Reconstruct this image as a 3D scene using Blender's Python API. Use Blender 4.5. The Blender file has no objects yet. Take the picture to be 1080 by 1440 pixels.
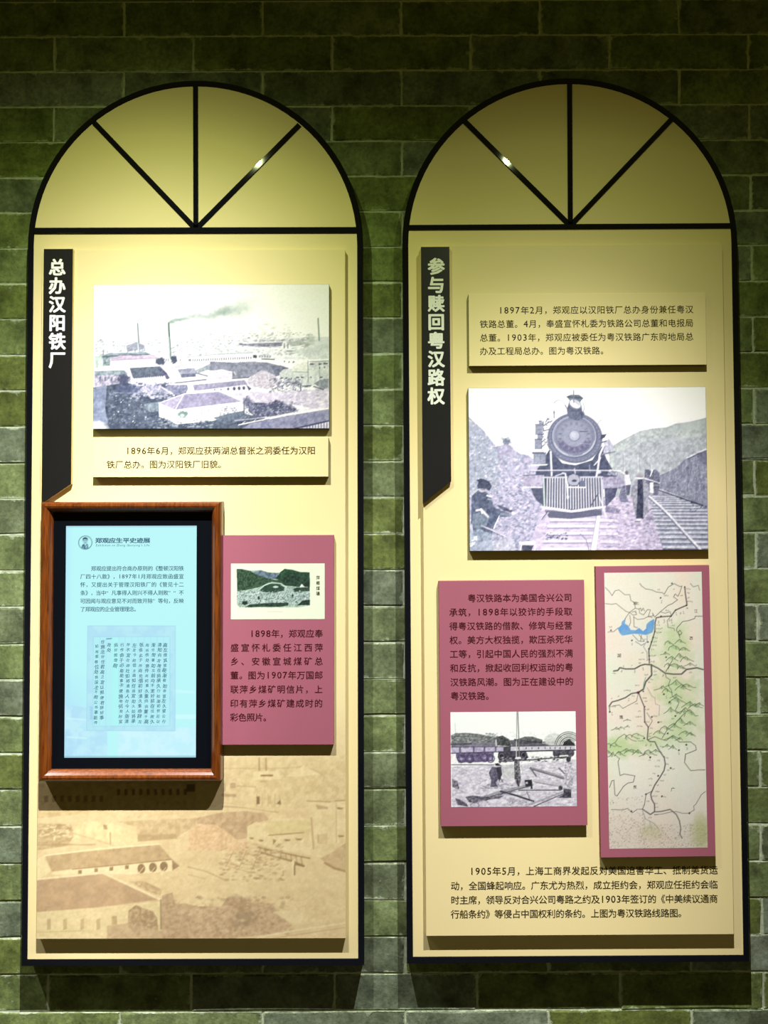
import bpy, math, random
import numpy as np
from mathutils import Vector, Matrix

# ---------------------------------------------------------------- camera
S = 0.0016                      # metres per picture pixel on the front plane of the display panels
FOC = 1040.0                    # focal length in pixels (frame 1080 x 1440)
T_PANEL = 0.045                 # how far the display panels stand off the wall
T_BOARD = 0.0118                # thickness of the raised boards
CAM = Vector((0.0, -(FOC * S + T_PANEL), 1.5))
PITCH = math.radians(1.34)
ROLL = math.radians(0.23)
scene = bpy.context.scene
COL = scene.collection
cam_data = bpy.data.cameras.new('camera')
cam_data.sensor_fit = 'VERTICAL'
cam_data.sensor_height = 36.0
cam_data.lens = 36.0 * FOC / 1440.0
cam_data.clip_start = 0.02
camera = bpy.data.objects.new('camera', cam_data)
COL.objects.link(camera)
camera.matrix_world = Matrix.Translation(CAM) @ Matrix.Rotation(math.pi / 2 + PITCH, 4, 'X') @ Matrix.Rotation(-ROLL, 4, 'Z')
scene.camera = camera
CR = camera.matrix_world.to_3x3()

def U(px, py, h):
    """point (X, Z) on the plane h metres in front of the wall that the photograph shows at px, py"""
    d = CR @ Vector((px - 540.0, -(py - 720.0), -FOC))
    t = (-h - CAM.y) / d.y
    p = CAM + d * t
    return p.x, p.z

# ---------------------------------------------------------------- light
scene.view_settings.view_transform = 'Standard'
scene.view_settings.look = 'None'
scene.view_settings.gamma = 1.0
scene.view_settings.use_curve_mapping = False
scene.view_settings.exposure = 0.0
world = bpy.data.worlds.new('dim_hall')
scene.world = world
world.use_nodes = True
world.node_tree.nodes['Background'].inputs[0].default_value = (1.0, 0.78, 0.12, 1)
world.node_tree.nodes['Background'].inputs[1].default_value = 0.06

def spot(name, px, py, dist, power, tint=(1.0, 1.0, 1.0), down=78.0, side=0.0, wide=False):
    x, z = U(px, py, T_PANEL)
    ld = bpy.data.lights.new(name, 'SPOT')
    ld.energy = power
    ld.color = tint
    ld.spot_size = math.radians(178)
    ld.spot_blend = 0.05
    ld.shadow_soft_size = 0.007
    ld.use_nodes = True
    nt = ld.node_tree
    em = nt.nodes['Emission']
    tc = nt.nodes.new('ShaderNodeTexCoord')
    sp = nt.nodes.new('ShaderNodeSeparateXYZ')
    nt.links.new(tc.outputs['Normal'], sp.inputs[0])
    def mth(op, a, b=None):
        n = nt.nodes.new('ShaderNodeMath'); n.operation = op
        for i, v in enumerate((a, b)):
            if v is None: continue
            if isinstance(v, (int, float)): n.inputs[i].default_value = v
            else: nt.links.new(v, n.inputs[i])
        return n.outputs[0]
    ang = mth('MULTIPLY', mth('ARCCOSINE', mth('ABSOLUTE', sp.outputs['Z'])), 2 / math.pi)     # 0..1 = 0..90 degrees off axis
    fc = nt.nodes.new('ShaderNodeFloatCurve')                  # photometric profile of the reflector: log of the intensity
    cv = fc.mapping.curves[0]
    pts = [(0, 3.85), (7, 3.42), (18, 2.6), (25, 2.05), (38, 0.1), (55, -1.65), (63, -3.1), (72, -4.6), (90, -5)]
    if wide: pts = [(0, 3.95), (7, 3.5), (18, 2.6), (25, 2.1), (38, 0.80), (48, -.35), (57, -1.7), (66, -3.4), (75, -4.8), (90, -5)]
    while len(cv.points) < len(pts): cv.points.new(.5, .5)
    for p_, (a_, l_) in zip(cv.points, pts):
        p_.location = (a_ / 90, (l_ + 5) / 10); p_.handle_type = 'VECTOR'
    fc.mapping.update()
    nt.links.new(ang, fc.inputs['Value'])
    nt.links.new(mth('EXPONENT', mth('SUBTRACT', mth('MULTIPLY', fc.outputs[0], 10.0), 5.0)), em.inputs['Strength'])
    cr = nt.nodes.new('ShaderNodeValToRGB')                    # lens fringe: the skirt of the beam is greener than its heart
    e = cr.color_ramp.elements
    e[0].position = .28; e[0].color = (1.0, .97, .98, 1)
    e[1].position = .52; e[1].color = (.92, 1.09, .48, 1)
    nt.links.new(ang, cr.inputs[0]); nt.links.new(cr.outputs[0], em.inputs['Color'])
    lo = bpy.data.objects.new(name, ld)
    COL.objects.link(lo)
    lo.location = (x, -(T_PANEL + dist), z)
    dn = math.radians(down)
    d = Vector((math.sin(math.radians(side)) * math.sin(dn), math.cos(dn), -math.sin(dn)))
    lo.rotation_euler = d.to_track_quat('-Z', 'Y').to_euler()
    return lo

spot('track_spot', -465, 10, 0.715, 11.5, down=71, wide=True)
spot('track_spot', 286, 8, 0.715, 13.5, down=71, side=-7, wide=True)
spot('track_spot', 786, 8, 0.715, 15)
#ENDLIGHT

# ---------------------------------------------------------------- helpers
def lin(c):
    c = np.asarray(c, dtype=np.float64) / 255.0
    return np.where(c <= 0.04045, c / 12.92, ((c + 0.055) / 1.055) ** 2.4)

def new_mat(name):
    m = bpy.data.materials.new(name)
    m.use_nodes = True
    return m, m.node_tree, m.node_tree.nodes['Principled BSDF']

def plain(name, rgb, rough=0.6, spec=0.5, noise=0.0, nscale=40.0, coat=0.0, metal=0.0, bump=0.0):
    m, nt, b = new_mat(name)
    b.inputs['Roughness'].default_value = rough
    b.inputs['Specular IOR Level'].default_value = spec
    b.inputs['Metallic'].default_value = metal
    b.inputs['Coat Weight'].default_value = coat
    b.inputs['Coat Roughness'].default_value = 0.08
    tc = nt.nodes.new('ShaderNodeTexCoord')
    nz = nt.nodes.new('ShaderNodeTexNoise'); nz.inputs['Scale'].default_value = nscale; nz.inputs['Detail'].default_value = 4
    nt.links.new(tc.outputs['Object'], nz.inputs['Vector'])
    mx = nt.nodes.new('ShaderNodeMix'); mx.data_type = 'RGBA'
    nt.links.new(nz.outputs['Fac'], mx.inputs['Factor'])
    mx.inputs['A'].default_value = (*[max(0, c * (1 - noise)) for c in rgb], 1)
    mx.inputs['B'].default_value = (*[min(1, c * (1 + noise)) for c in rgb], 1)
    nt.links.new(mx.outputs['Result'], b.inputs['Base Color'])
    if bump:
        bp = nt.nodes.new('ShaderNodeBump'); bp.inputs['Strength'].default_value = bump; bp.inputs['Distance'].default_value = 0.002
        nt.links.new(nz.outputs['Fac'], bp.inputs['Height']); nt.links.new(bp.outputs[0], b.inputs['Normal'])
    return m

M = {}
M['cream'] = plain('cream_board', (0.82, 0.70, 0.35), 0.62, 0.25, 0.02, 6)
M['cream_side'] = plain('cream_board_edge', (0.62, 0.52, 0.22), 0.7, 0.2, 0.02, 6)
M['black'] = plain('black_lacquer', (0.005, 0.006, 0.009), 0.045, 0.4, 0.1, 30)
M['plaque'] = plain('plaque_black', (0.008, 0.008, 0.007), 0.42, 0.35, 0.05, 20)
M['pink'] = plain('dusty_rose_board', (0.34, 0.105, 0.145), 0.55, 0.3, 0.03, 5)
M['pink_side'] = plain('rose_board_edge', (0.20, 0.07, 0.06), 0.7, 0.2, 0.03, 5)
M['ink'] = plain('brown_black_ink', (0.035, 0.027, 0.008), 0.9, 0.02)
M['ink_pink'] = plain('maroon_ink', (0.055, 0.008, 0.009), 0.9, 0.02)
M['white_ink'] = plain('white_letters', (0.85, 0.88, 0.80), 0.6, 0.3)
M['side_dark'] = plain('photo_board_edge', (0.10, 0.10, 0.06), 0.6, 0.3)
M['screen_ink'] = plain('screen_dark_pixels', (0.02, 0.06, 0.10), 0.35, 0.3)
M['bezel'] = plain('black_glass', (0.003, 0.004, 0.006), 0.25, 0.12)
M['mortar'] = plain('lime_mortar', (0.46, 0.52, 0.36), 0.9, 0.15, 0.55, 70, bump=0.8)
M['floor'] = plain('dark_stone_floor', (0.05, 0.045, 0.03), 0.5, 0.4, 0.2, 3)

def link(name, me, mat=None, parent=None):
    o = bpy.data.objects.new(name, me)
    if mat is not None and len(me.materials) == 0:
        me.materials.append(mat)
    COL.objects.link(o)
    if parent is not None: o.parent = parent
    return o

def thing(name, label, cat, loc=(0, 0, 0), roty=0.0, group=None):
    o = bpy.data.objects.new(name, None)
    o.empty_display_size = 0.05
    COL.objects.link(o)
    o.location = loc; o.rotation_euler = (0, roty, 0)
    o['label'] = label; o['category'] = cat
    if group: o['group'] = group
    return o

class Loc:
    """local frame of one display panel: picture points become x, z in the panel's own plane"""
    def __init__(self, px, py, rot_deg):
        self.cx, self.cz = U(px, py, T_PANEL)
        self.a = math.radians(rot_deg)         # counter-clockwise as seen
    def pt(self, px, py, h):
        x, z = U(px, py, h)
        x -= self.cx; z -= self.cz
        c, s = math.cos(self.a), math.sin(self.a)
        return (c * x + s * z, -s * x + c * z)
    def rect(self, tl, tr, bl, br, h):
        p = [self.pt(*q, h) for q in (tl, tr, bl, br)]
        return ((p[0][0] + p[2][0]) / 2, (p[1][0] + p[3][0]) / 2, (p[2][1] + p[3][1]) / 2, (p[0][1] + p[1][1]) / 2)  # x0 x1 z0 z1
    def thing(self, name, label, cat, x, z, h, group=None, extra=0.0):
        """Empty at local x, z, on the plane h in front of the wall, turned with the panel"""
        c, s = math.cos(self.a), math.sin(self.a)
        return thing(name, label, cat, (self.cx + c * x - s * z, -h, self.cz + s * x + c * z), -(self.a + math.radians(extra)), group)

def prism(pts, y0, y1, bevel=0.0):
    """mesh: outline pts (x, z) counter-clockwise seen from the front (-Y), from y0 (back) to y1 (front, smaller y)"""
    n = len(pts)
    if bevel <= 0:
        v = [(x, y0, z) for x, z in pts] + [(x, y1, z) for x, z in pts]
        f = [tuple(range(n - 1, -1, -1)), tuple(range(n, 2 * n))]
        f += [(i, (i + 1) % n, n + (i + 1) % n, n + i) for i in range(n)]
    else:
        ins = []
        for i in range(n):
            p, q, r = Vector(pts[i - 1]), Vector(pts[i]), Vector(pts[(i + 1) % n])
            d1, d2 = (q - p).normalized(), (r - q).normalized()
            n1, n2 = Vector((-d1.y, d1.x)), Vector((-d2.y, d2.x))
            b = (n1 + n2); b = b / max(1e-6, b.length_squared) * 2
            ins.append(tuple(q + b * bevel))
        v = [(x, y0, z) for x, z in pts] + [(x, y1 + bevel, z) for x, z in pts] + [(x, y1, z) for x, z in ins]
        f = [tuple(range(n - 1, -1, -1)), tuple(range(2 * n, 3 * n))]
        for k in (0, n):
            f += [(k + i, k + (i + 1) % n, k + n + (i + 1) % n, k + n + i) for i in range(n)]
    me = bpy.data.meshes.new('m')
    me.from_pydata(v, [], f)
    me.update()
    return me

def box_pts(x0, x1, z0, z1):
    return [(x0, z0), (x1, z0), (x1, z1), (x0, z1)]

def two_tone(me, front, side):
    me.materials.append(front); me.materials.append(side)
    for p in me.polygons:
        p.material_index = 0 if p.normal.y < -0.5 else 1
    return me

# ---------------------------------------------------------------- lettering
_gl = {}
def glyph(ch):
    if ch not in _gl:
        c = bpy.data.curves.new('g', 'FONT'); c.body = ch; c.size = 1; c.resolution_u = 2
        o = bpy.data.objects.new('g', c); COL.objects.link(o)
        dg = bpy.context.evaluated_depsgraph_get()
        me = bpy.data.meshes.new_from_object(o.evaluated_get(dg))
        v = np.array([p.co[:2] for p in me.vertices]).reshape(-1, 2)
        f = [tuple(p.vertices) for p in me.polygons]
        bpy.data.objects.remove(o); bpy.data.curves.remove(c); bpy.data.meshes.remove(me)
        _gl[ch] = (v, f)
    return _gl[ch]

LATIN = {' ': .3, 'i': .27, 'l': .27, 't': .36, 'f': .36, 'E': .6, "'": .25}
def adv(ch):
    if ord(ch) < 256:
        return LATIN.get(ch, .62 if ch.isdigit() else .58)
    return 1.0

class Lettering:
    def __init__(self): self.v = []; self.f = []; self.n = 0
    def put(self, ch, cx, cz, w, h, bold=0.0, rot=0.0, shear=0.0):
        """one character, the middle of its em box at cx, cz"""
        if ch == ' ': return
        v, f = glyph(ch)
        if not len(v): return
        if ch.isdigit(): v = (v - (0, .34)) * 1.1 + (0, .34); x = v[:, 0] - (v[:, 0].min() + v[:, 0].max()) / 2
        else: x = v[:, 0] - adv(ch) / 2
        z = v[:, 1] - (0.385 if ord(ch) > 255 else 0.34)
        x = x + shear * z
        x, z = x * w, z * h
        c, s = math.cos(rot), math.sin(rot)
        X, Z = c * x - s * z + cx, s * x + c * z + cz
        # a heavier weight is the same outline laid down again around its place
        offs = [(0, 0)] if bold <= 0 else [(-bold, 0), (bold, 0), (0, bold * .6), (0, -bold * .6)] if bold < .03 else \
            [(bold * p * q_, bold * .8 * p * r_) for p in (.5, 1) for q_, r_ in ((-1, 0), (1, 0), (0, 1), (0, -1), (-.8, .8), (.8, .8), (.8, -.8), (-.8, -.8))]
        for k_, (ox, oz) in enumerate(offs):
            self.v += [(a_ + ox * w, -k_ * 4e-6, b_ + oz * h) for a_, b_ in zip(X, Z)]
            self.f += [tuple(i + self.n for i in q) for q in f]
            self.n += len(v)
    def line(self, text, x0, x1, z, em, bold=0.0, shear=0.0):
        """text spread evenly from x0 to x1"""
        a = [adv(c) for c in text]
        gap = ((x1 - x0) - sum(a) * em) / max(1, len(text) - 1)
        x = x0
        for c, w in zip(text, a):
            self.put(c, x + w * em / 2, z, em, em, bold, shear=shear)
            x += w * em + gap
    def build(self, name, mat, parent, y):
        me = bpy.data.meshes.new('lettering')
        me.from_pydata([(a, y + b, c) for a, b, c in self.v], [], self.f)
        me.update()
        return link(name, me, mat, parent)

def text_block(loc, base, lines, em_px, h, mat, parent, y, bold=0.0, name='lettering'):
    """lines: (text, x0, x1, y) in picture pixels; base = the parent's local origin"""
    L = Lettering()
    for t, x0, x1, yy in lines:
        a = loc.pt(x0, yy, h); b = loc.pt(x1, yy, h)
        m = (a[1] + b[1]) / 2
        L.line(t, a[0] - base[0], b[0] - base[0], m - base[1], em_px * S * (loc_scale(h)), bold)
    return L.build(name, mat, parent, y)

def loc_scale(h):
    return (-CAM.y - h) / (FOC * S)

# ---------------------------------------------------------------- picture painting (flat print, drawn by numpy into vertex colours)
class Art:
    def __init__(self, x0, y0, w, h, k=1.3, ss=2, bg=(255, 255, 255), seed=1):
        self.x0, self.y0, self.w, self.h, self.k, self.ss = x0, y0, w, h, k, ss
        self.nx, self.ny = int(round(w * k)), int(round(h * k))
        self.W, self.H = self.nx * ss, self.ny * ss
        self.sx, self.sy = self.W / w, self.H / h
        self.c = np.empty((self.H, self.W, 3), np.float32); self.c[:] = bg
        self.rng = np.random.default_rng(seed)
    def _win(self, xa, xb, ya, yb):
        i0 = max(0, int((xa - self.x0) * self.sx) - 1); i1 = min(self.W, int((xb - self.x0) * self.sx) + 2)
        j0 = max(0, int((ya - self.y0) * self.sy) - 1); j1 = min(self.H, int((yb - self.y0) * self.sy) + 2)
        if i1 <= i0 or j1 <= j0: return None
        X = self.x0 + (np.arange(i0, i1) + .5) / self.sx
        Y = self.y0 + (np.arange(j0, j1) + .5) / self.sy
        return (slice(j0, j1), slice(i0, i1)), *np.meshgrid(X, Y)
    def _mix(self, sl, m, col, a):
        m = (m * a)[..., None].astype(np.float32)
        self.c[sl] = self.c[sl] * (1 - m) + np.asarray(col, np.float32) * m
    def noise(self, X, Y, sc, octs=3, seed=0):
        """value noise 0..1, sc = size of a grain in picture pixels (number or pair)"""
        if not isinstance(sc, tuple): sc = (sc, sc)
        out = 0; amp = 1; tot = 0
        for o in range(octs):
            r = np.random.default_rng(seed * 31 + o + 7)
            g = r.random((256, 256)).astype(np.float32)
            u = (X / sc[0] * 2 ** o) % 255; v = (Y / sc[1] * 2 ** o) % 255
            iu, iv = u.astype(int), v.astype(int); fu, fv = u - iu, v - iv
            fu = fu * fu * (3 - 2 * fu); fv = fv * fv * (3 - 2 * fv)
            a = g[iv, iu] * (1 - fu) + g[iv, iu + 1] * fu
            b = g[iv + 1, iu] * (1 - fu) + g[iv + 1, iu + 1] * fu
            out = out + amp * (a * (1 - fv) + b * fv); tot += amp; amp *= .6
        return out / tot
    def poly(self, pts, col, a=1.0, col2=None, sc=4, seed=0, lo=.35, hi=.65, octs=3):
        """filled outline; col2 mottles it by noise"""
        P = np.array(pts, float)
        w = self._win(P[:, 0].min(), P[:, 0].max(), P[:, 1].min(), P[:, 1].max())
        if w is None: return
        sl, X, Y = w
        m = np.zeros(X.shape, bool)
        for i in range(len(P)):
            (xa, ya), (xb, yb) = P[i - 1], P[i]
            if ya == yb: continue
            c = ((Y < ya) != (Y < yb)) & (X < (xb - xa) * (Y - ya) / (yb - ya) + xa)
            m ^= c
        m = m.astype(np.float32)
        self._mix(sl, m, col, a)
        if col2 is not None:
            n = np.clip((self.noise(X, Y, sc, octs, seed) - lo) / (hi - lo), 0, 1)
            self._mix(sl, m * n, col2, a)
    def blob(self, cx, cy, rx, ry, col, a=1.0, soft=.5, ragged=0.0, sc=4, seed=0):
        w = self._win(cx - rx * 1.6, cx + rx * 1.6, cy - ry * 1.6, cy + ry * 1.6)
        if w is None: return
        sl, X, Y = w
        d = np.sqrt(((X - cx) / rx) ** 2 + ((Y - cy) / ry) ** 2)
        if ragged: d = d + (self.noise(X, Y, sc, 3, seed) - .5) * ragged * 2
        self._mix(sl, np.clip((1 - d) / max(soft, .02) + .5, 0, 1), col, a)
    def ring(self, cx, cy, rx, ry, wd, col, a=1.0, a0=0, a1=360):
        t = np.radians(np.linspace(a0, a1, 40))
        self.line([(cx + rx * math.cos(q), cy - ry * math.sin(q)) for q in t], wd, col, a)
    def line(self, pts, wd, col, a=1.0, jit=0.0):
        P = [(x + self.rng.normal() * jit, y + self.rng.normal() * jit) for x, y in pts] if jit else list(pts)
        xs = [p[0] for p in P]; ys = [p[1] for p in P]
        w = self._win(min(xs) - wd, max(xs) + wd, min(ys) - wd, max(ys) + wd)
        if w is None: return
        sl, X, Y = w
        D = np.full(X.shape, 1e9)
        for (xa, ya), (xb, yb) in zip(P, P[1:]):
            dx, dy = xb - xa, yb - ya
            L = dx * dx + dy * dy + 1e-9
            t = np.clip(((X - xa) * dx + (Y - ya) * dy) / L, 0, 1)
            D = np.minimum(D, (X - xa - t * dx) ** 2 + (Y - ya - t * dy) ** 2)
        D = np.sqrt(D)
        self._mix(sl, np.clip((wd / 2 - D) * self.sx + .5, 0, 1), col, a)
    def speck(self, x0, x1, y0, y1, n, cols, size=(.5, 2), asp=1.0, a=.8, inside=None):
        """many small marks"""
        r = self.rng
        for _ in range(n):
            x, y = r.uniform(x0, x1), r.uniform(y0, y1)
            if inside and not inside(x, y): continue
            s = r.uniform(*size); c = cols[r.integers(len(cols))]
            w = self._win(x - s * asp, x + s * asp, y - s, y + s)
            if w is None: continue
            sl, X, Y = w
            d = np.abs((X - x) / (s * asp)) ** 2 + np.abs((Y - y) / s) ** 2
            self._mix(sl, (d < 1).astype(np.float32), c, a)
    def grain(self, amp, sc=1.2, seed=3, mask=None):
        w = self._win(self.x0, self.x0 + self.w, self.y0, self.y0 + self.h)
        sl, X, Y = w
        n = (self.noise(X, Y, sc, 2, seed) - .5) * 2 * amp
        if mask is not None: n = n * mask(X, Y)
        self.c[sl] += n[..., None]
    def rgb(self):
        c = np.clip(self.c, 0, 255).reshape(self.ny, self.ss, self.nx, self.ss, 3).mean((1, 3))
        return c[::-1]                        # bottom row first
    def mesh(self, name, x0, x1, z0, z1, y, mat, parent, gain=1.0, gam=1.0):
        c = lin(self.rgb()) ** gam * gain            # one colour per cell
        nx, ny = self.nx, self.ny
        xs = np.linspace(x0, x1, nx + 1); zs = np.linspace(z0, z1, ny + 1)
        co = np.empty((ny + 1, nx + 1, 3), np.float32)
        co[..., 0] = xs[None]; co[..., 1] = y; co[..., 2] = zs[:, None]
        i = np.arange(ny)[:, None] * (nx + 1) + np.arange(nx)[None]
        q = np.stack([i, i + 1, i + nx + 2, i + nx + 1], -1).reshape(-1)
        me = bpy.data.meshes.new(name)
        me.vertices.add((nx + 1) * (ny + 1)); me.vertices.foreach_set('co', co.ravel())
        me.loops.add(nx * ny * 4); me.loops.foreach_set('vertex_index', q.astype(np.int32))
        me.polygons.add(nx * ny); me.polygons.foreach_set('loop_start', np.arange(0, nx * ny * 4, 4, dtype=np.int32))
        me.update(calc_edges=True)
        at = me.color_attributes.new('print', 'FLOAT_COLOR', 'POINT')
        pc = np.pad(c, ((0, 1), (0, 1), (0, 0)), mode='edge')
        pc2 = np.pad(c, ((1, 0), (1, 0), (0, 0)), mode='edge')
        v = np.ones((ny + 1, nx + 1, 4), np.float32); v[..., :3] = (pc + pc2) / 2
        at.data.foreach_set('color', v.ravel())
        return link(name, me, mat, parent)

def print_mat(name, rough=0.35, spec=0.3, emit=0.0):
    m, nt, b = new_mat(name)
    at = nt.nodes.new('ShaderNodeAttribute'); at.attribute_name = 'print'
    if emit:
        b.inputs['Base Color'].default_value = (0.01, 0.01, 0.012, 1)
        nt.links.new(at.outputs['Color'], b.inputs['Emission Color'])
        b.inputs['Emission Strength'].default_value = emit
    else:
        nt.links.new(at.outputs['Color'], b.inputs['Base Color'])
    b.inputs['Roughness'].default_value = rough
    b.inputs['Specular IOR Level'].default_value = spec
    return m
M['print'] = print_mat('photographic_print', 0.5, 0.25)
M['screen'] = print_mat('lit_screen', 0.25, 0.3, emit=1.0)

# ---------------------------------------------------------------- brick wall
def brick_material():
    m, nt, b = new_mat('grey_green_brick')
    N = nt.nodes.new; Lk = nt.links.new
    tc = N('ShaderNodeTexCoord'); oi = N('ShaderNodeObjectInfo')
    def math_(op, a, b_=None, clamp=False):
        n = N('ShaderNodeMath'); n.operation = op; n.use_clamp = clamp
        for i, v in enumerate((a, b_)):
            if v is None: continue
            if isinstance(v, (int, float)): n.inputs[i].default_value = v
            else: Lk(v, n.inputs[i])
        return n.outputs[0]
    off = N('ShaderNodeVectorMath'); off.operation = 'ADD'
    cmb = N('ShaderNodeCombineXYZ')
    Lk(math_('MULTIPLY', oi.outputs['Random'], 37.0), cmb.inputs[0])
    Lk(math_('MULTIPLY', oi.outputs['Random'], 91.0), cmb.inputs[2])
    Lk(tc.outputs['Object'], off.inputs[0]); Lk(cmb.outputs[0], off.inputs[1])
    def noise(scale, det, rough=.55):
        n = N('ShaderNodeTexNoise'); n.inputs['Scale'].default_value = scale; n.inputs['Detail'].default_value = det; n.inputs['Roughness'].default_value = rough
        Lk(off.outputs[0], n.inputs['Vector']); return n.outputs['Fac']
    def ramp(fac, stops):
        r = N('ShaderNodeValToRGB'); e = r.color_ramp.elements
        while len(e) < len(stops): e.new(.5)
        for q, (p, c) in zip(e, stops): q.position = p; q.color = (*c, 1)
        Lk(fac, r.inputs[0]); return r.outputs[0]
    # colour: per brick tone, then soft mottling
    tone = ramp(oi.outputs['Random'], [(0, (.115, .145, .030)), (.3, (.145, .195, .065)), (.5, (.165, .215, .085)), (.65, (.12, .145, .085)), (.8, (.15, .19, .12)), (1, (.18, .215, .15))])
    mott = ramp(noise(16, 5, .6), [(.3, (.45, .46, .42)), (.5, (.95, .95, .9)), (.72, (1.45, 1.45, 1.5))])
    mul = N('ShaderNodeMix'); mul.data_type = 'RGBA'; mul.blend_type = 'MULTIPLY'; mul.inputs['Factor'].default_value = 1
    Lk(tone, mul.inputs['A']); Lk(mott, mul.inputs['B'])
    fine = ramp(noise(95, 6, .75), [(.32, (.62, .62, .62)), (.5, (1, 1, 1)), (.68, (1.35, 1.35, 1.32))])
    mulf = N('ShaderNodeMix'); mulf.data_type = 'RGBA'; mulf.blend_type = 'MULTIPLY'; mulf.inputs['Factor'].default_value = 1
    Lk(mul.outputs['Result'], mulf.inputs['A']); Lk(fine, mulf.inputs['B']); mul = mulf
    # lime bloom: concentrated along the edges of a brick
    sp = N('ShaderNodeSeparateXYZ'); Lk(tc.outputs['Generated'], sp.inputs[0])
    ex = math_('MULTIPLY', math_('ABSOLUTE', math_('SUBTRACT', sp.outputs['X'], .5)), 2.0)
    ez = math_('MULTIPLY', math_('ABSOLUTE', math_('SUBTRACT', sp.outputs['Z'], .5)), 2.0)
    edge = math_('MAXIMUM', math_('POWER', ex, 30.0), math_('POWER', ez, 9.0))
    n2 = noise(38, 6, .7)
    bl = math_('ADD', math_('MULTIPLY', edge, .30), n2)
    bloom = ramp(bl, [(.66, (0, 0, 0)), (.74, (.55, .55, .55)), (.86, (1, 1, 1))])
    m2 = N('ShaderNodeMix'); m2.data_type = 'RGBA'
    Lk(bloom, m2.inputs['Factor']); Lk(mul.outputs['Result'], m2.inputs['A']); m2.inputs['B'].default_value = (.42, .50, .32, 1)
    # pale speckle
    spk = ramp(noise(150, 3, .7), [(.62, (0, 0, 0)), (.72, (.6, .6, .6))])
    m3 = N('ShaderNodeMix'); m3.data_type = 'RGBA'
    patch = math_('MULTIPLY', math_('SUBTRACT', noise(9, 2), .42, True), 3.0, True)
    Lk(math_('MULTIPLY', spk, patch), m3.inputs['Factor']); Lk(m2.outputs['Result'], m3.inputs['A']); m3.inputs['B'].default_value = (.38, .45, .33, 1)
    Lk(m3.outputs['Result'], b.inputs['Base Color'])
    b.inputs['Roughness'].default_value = .85; b.inputs['Specular IOR Level'].default_value = .25
    bp = N('ShaderNodeBump'); bp.inputs['Strength'].default_value = .8; bp.inputs['Distance'].default_value = .0018
    Lk(math_('ADD', noise(55, 6, .65), math_('MULTIPLY', bloom, .5)), bp.inputs['Height']); Lk(bp.outputs[0], b.inputs['Normal'])
    return m
M['brick'] = brick_material()

_, z_a = U(540, 298.6, 0); _, z_b = U(540, 1419.5, 0)
COURSE = (z_a - z_b) / 22
xA, _ = U(565.5, 320, 0)
BL = 195 * S * loc_scale(0) * 1.0137
rnd = random.Random(4)
JOINT = 0.0020

def brick_mesh(w, h, seed):
    """rough brick: uneven front face and ragged front edges, back at y = 0 (about 40 triangles)"""
    r = random.Random(seed)
    gx = [-.5 * w, -.5 * w + .0045, -.17 * w, .17 * w, .5 * w - .0045, .5 * w]
    gz = [-.5 * h, -.5 * h + .0036, .5 * h - .0036, .5 * h]
    nx, nz = 5, 3
    v, f = [], []
    for j in range(nz + 1):
        for i in range(nx + 1):
            x = gx[i]; z = gz[j]
            y = -0.0085 + r.uniform(-.0007, .0007)
            e = (i in (0, nx)) or (j in (0, nz))
            if i in (0, nx): x += (1 if i == 0 else -1) * r.uniform(0, .0016)
            elif i in (1, nx - 1): x += r.uniform(-.0025, .0025)
            if j in (0, nz): z += (1 if j == 0 else -1) * r.uniform(0, .0010)
            else: z += r.uniform(-.0018, .0018)
            if e: y += r.uniform(.0004, .0026)
            v.append((x, y, z))
    for j in range(nz):
        for i in range(nx):
            a = j * (nx + 1) + i
            f.append((a, a + 1, a + nx + 2, a + nx + 1))
    rim = [i for i in range(nx + 1)] + [(j + 1) * (nx + 1) - 1 for j in range(1, nz + 1)] + \
          [nz * (nx + 1) + i for i in range(nx - 1, -1, -1)] + [j * (nx + 1) for j in range(nz - 1, 0, -1)]
    n0 = len(v)
    for k in rim: v.append((v[k][0], 0.0, v[k][2]))
    m_ = len(rim)
    for k in range(m_):
        f.append((rim[(k + 1) % m_], rim[k], n0 + k, n0 + (k + 1) % m_))
    return v, f

variants = []
for k in range(10):
    v, f = brick_mesh(BL - JOINT, COURSE - JOINT, k)
    me = bpy.data.meshes.new('brick'); me.from_pydata(v, [], f); me.update(); me.materials.append(M['brick'])
    variants.append((me, v, f))

wx0, wx1, wz0, wz1 = -1.75, 1.75, 0.0, 3.3
me = prism(box_pts(wx0, wx1, wz0, wz1), 0.12, -0.0026)
wall = link('wall_back', me, M['mortar']); wall['kind'] = 'structure'
Z0 = z_a - math.floor((z_a - wz0) / COURSE) * COURSE
outer_v, outer_f = [], []
row = 0
n_brick = 0
z = Z0
idx_a = round((z_a - Z0) / COURSE)          # course whose TOP is at z_a has even joints
while z + COURSE <= wz1 + 1e-6:
    k = round((z_a - (z + COURSE)) / COURSE)     # 0 for the course just below the line at y 298
    sh = 0.0 if k % 2 == 0 else BL / 2
    i0 = math.floor((wx0 - xA - sh) / BL)
    x = xA + sh + i0 * BL
    while x < wx1:
        a, b = x, x + BL
        cx, cz = (a + b) / 2, z + COURSE / 2
        if a >= wx0 - .001 and b <= wx1 + .001:
            vi = rnd.randrange(10); flip = rnd.random() < .5
            dy = rnd.uniform(-.0008, .0008)
            if -1.02 < cx < 1.02 and 0.28 < cz < 2.72 and n_brick < 300:
                o = link('brick', variants[vi][0], None, wall)
                o.location = (cx + rnd.uniform(-.0006, .0006), 0.0085 - .0045 + dy, cz + rnd.uniform(-.0005, .0005))
                o.rotation_euler = (0, rnd.uniform(-.002, .002) + (0), 0)
                n_brick += 1
            else:
                n0 = len(outer_v)
                outer_v += [(cx + p[0], .004 + p[1] + .0, cz + p[2]) for p in variants[vi][1]]
                outer_f += [tuple(n0 + q for q in t) for t in variants[vi][2]]
        x += BL
    z += COURSE
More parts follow.
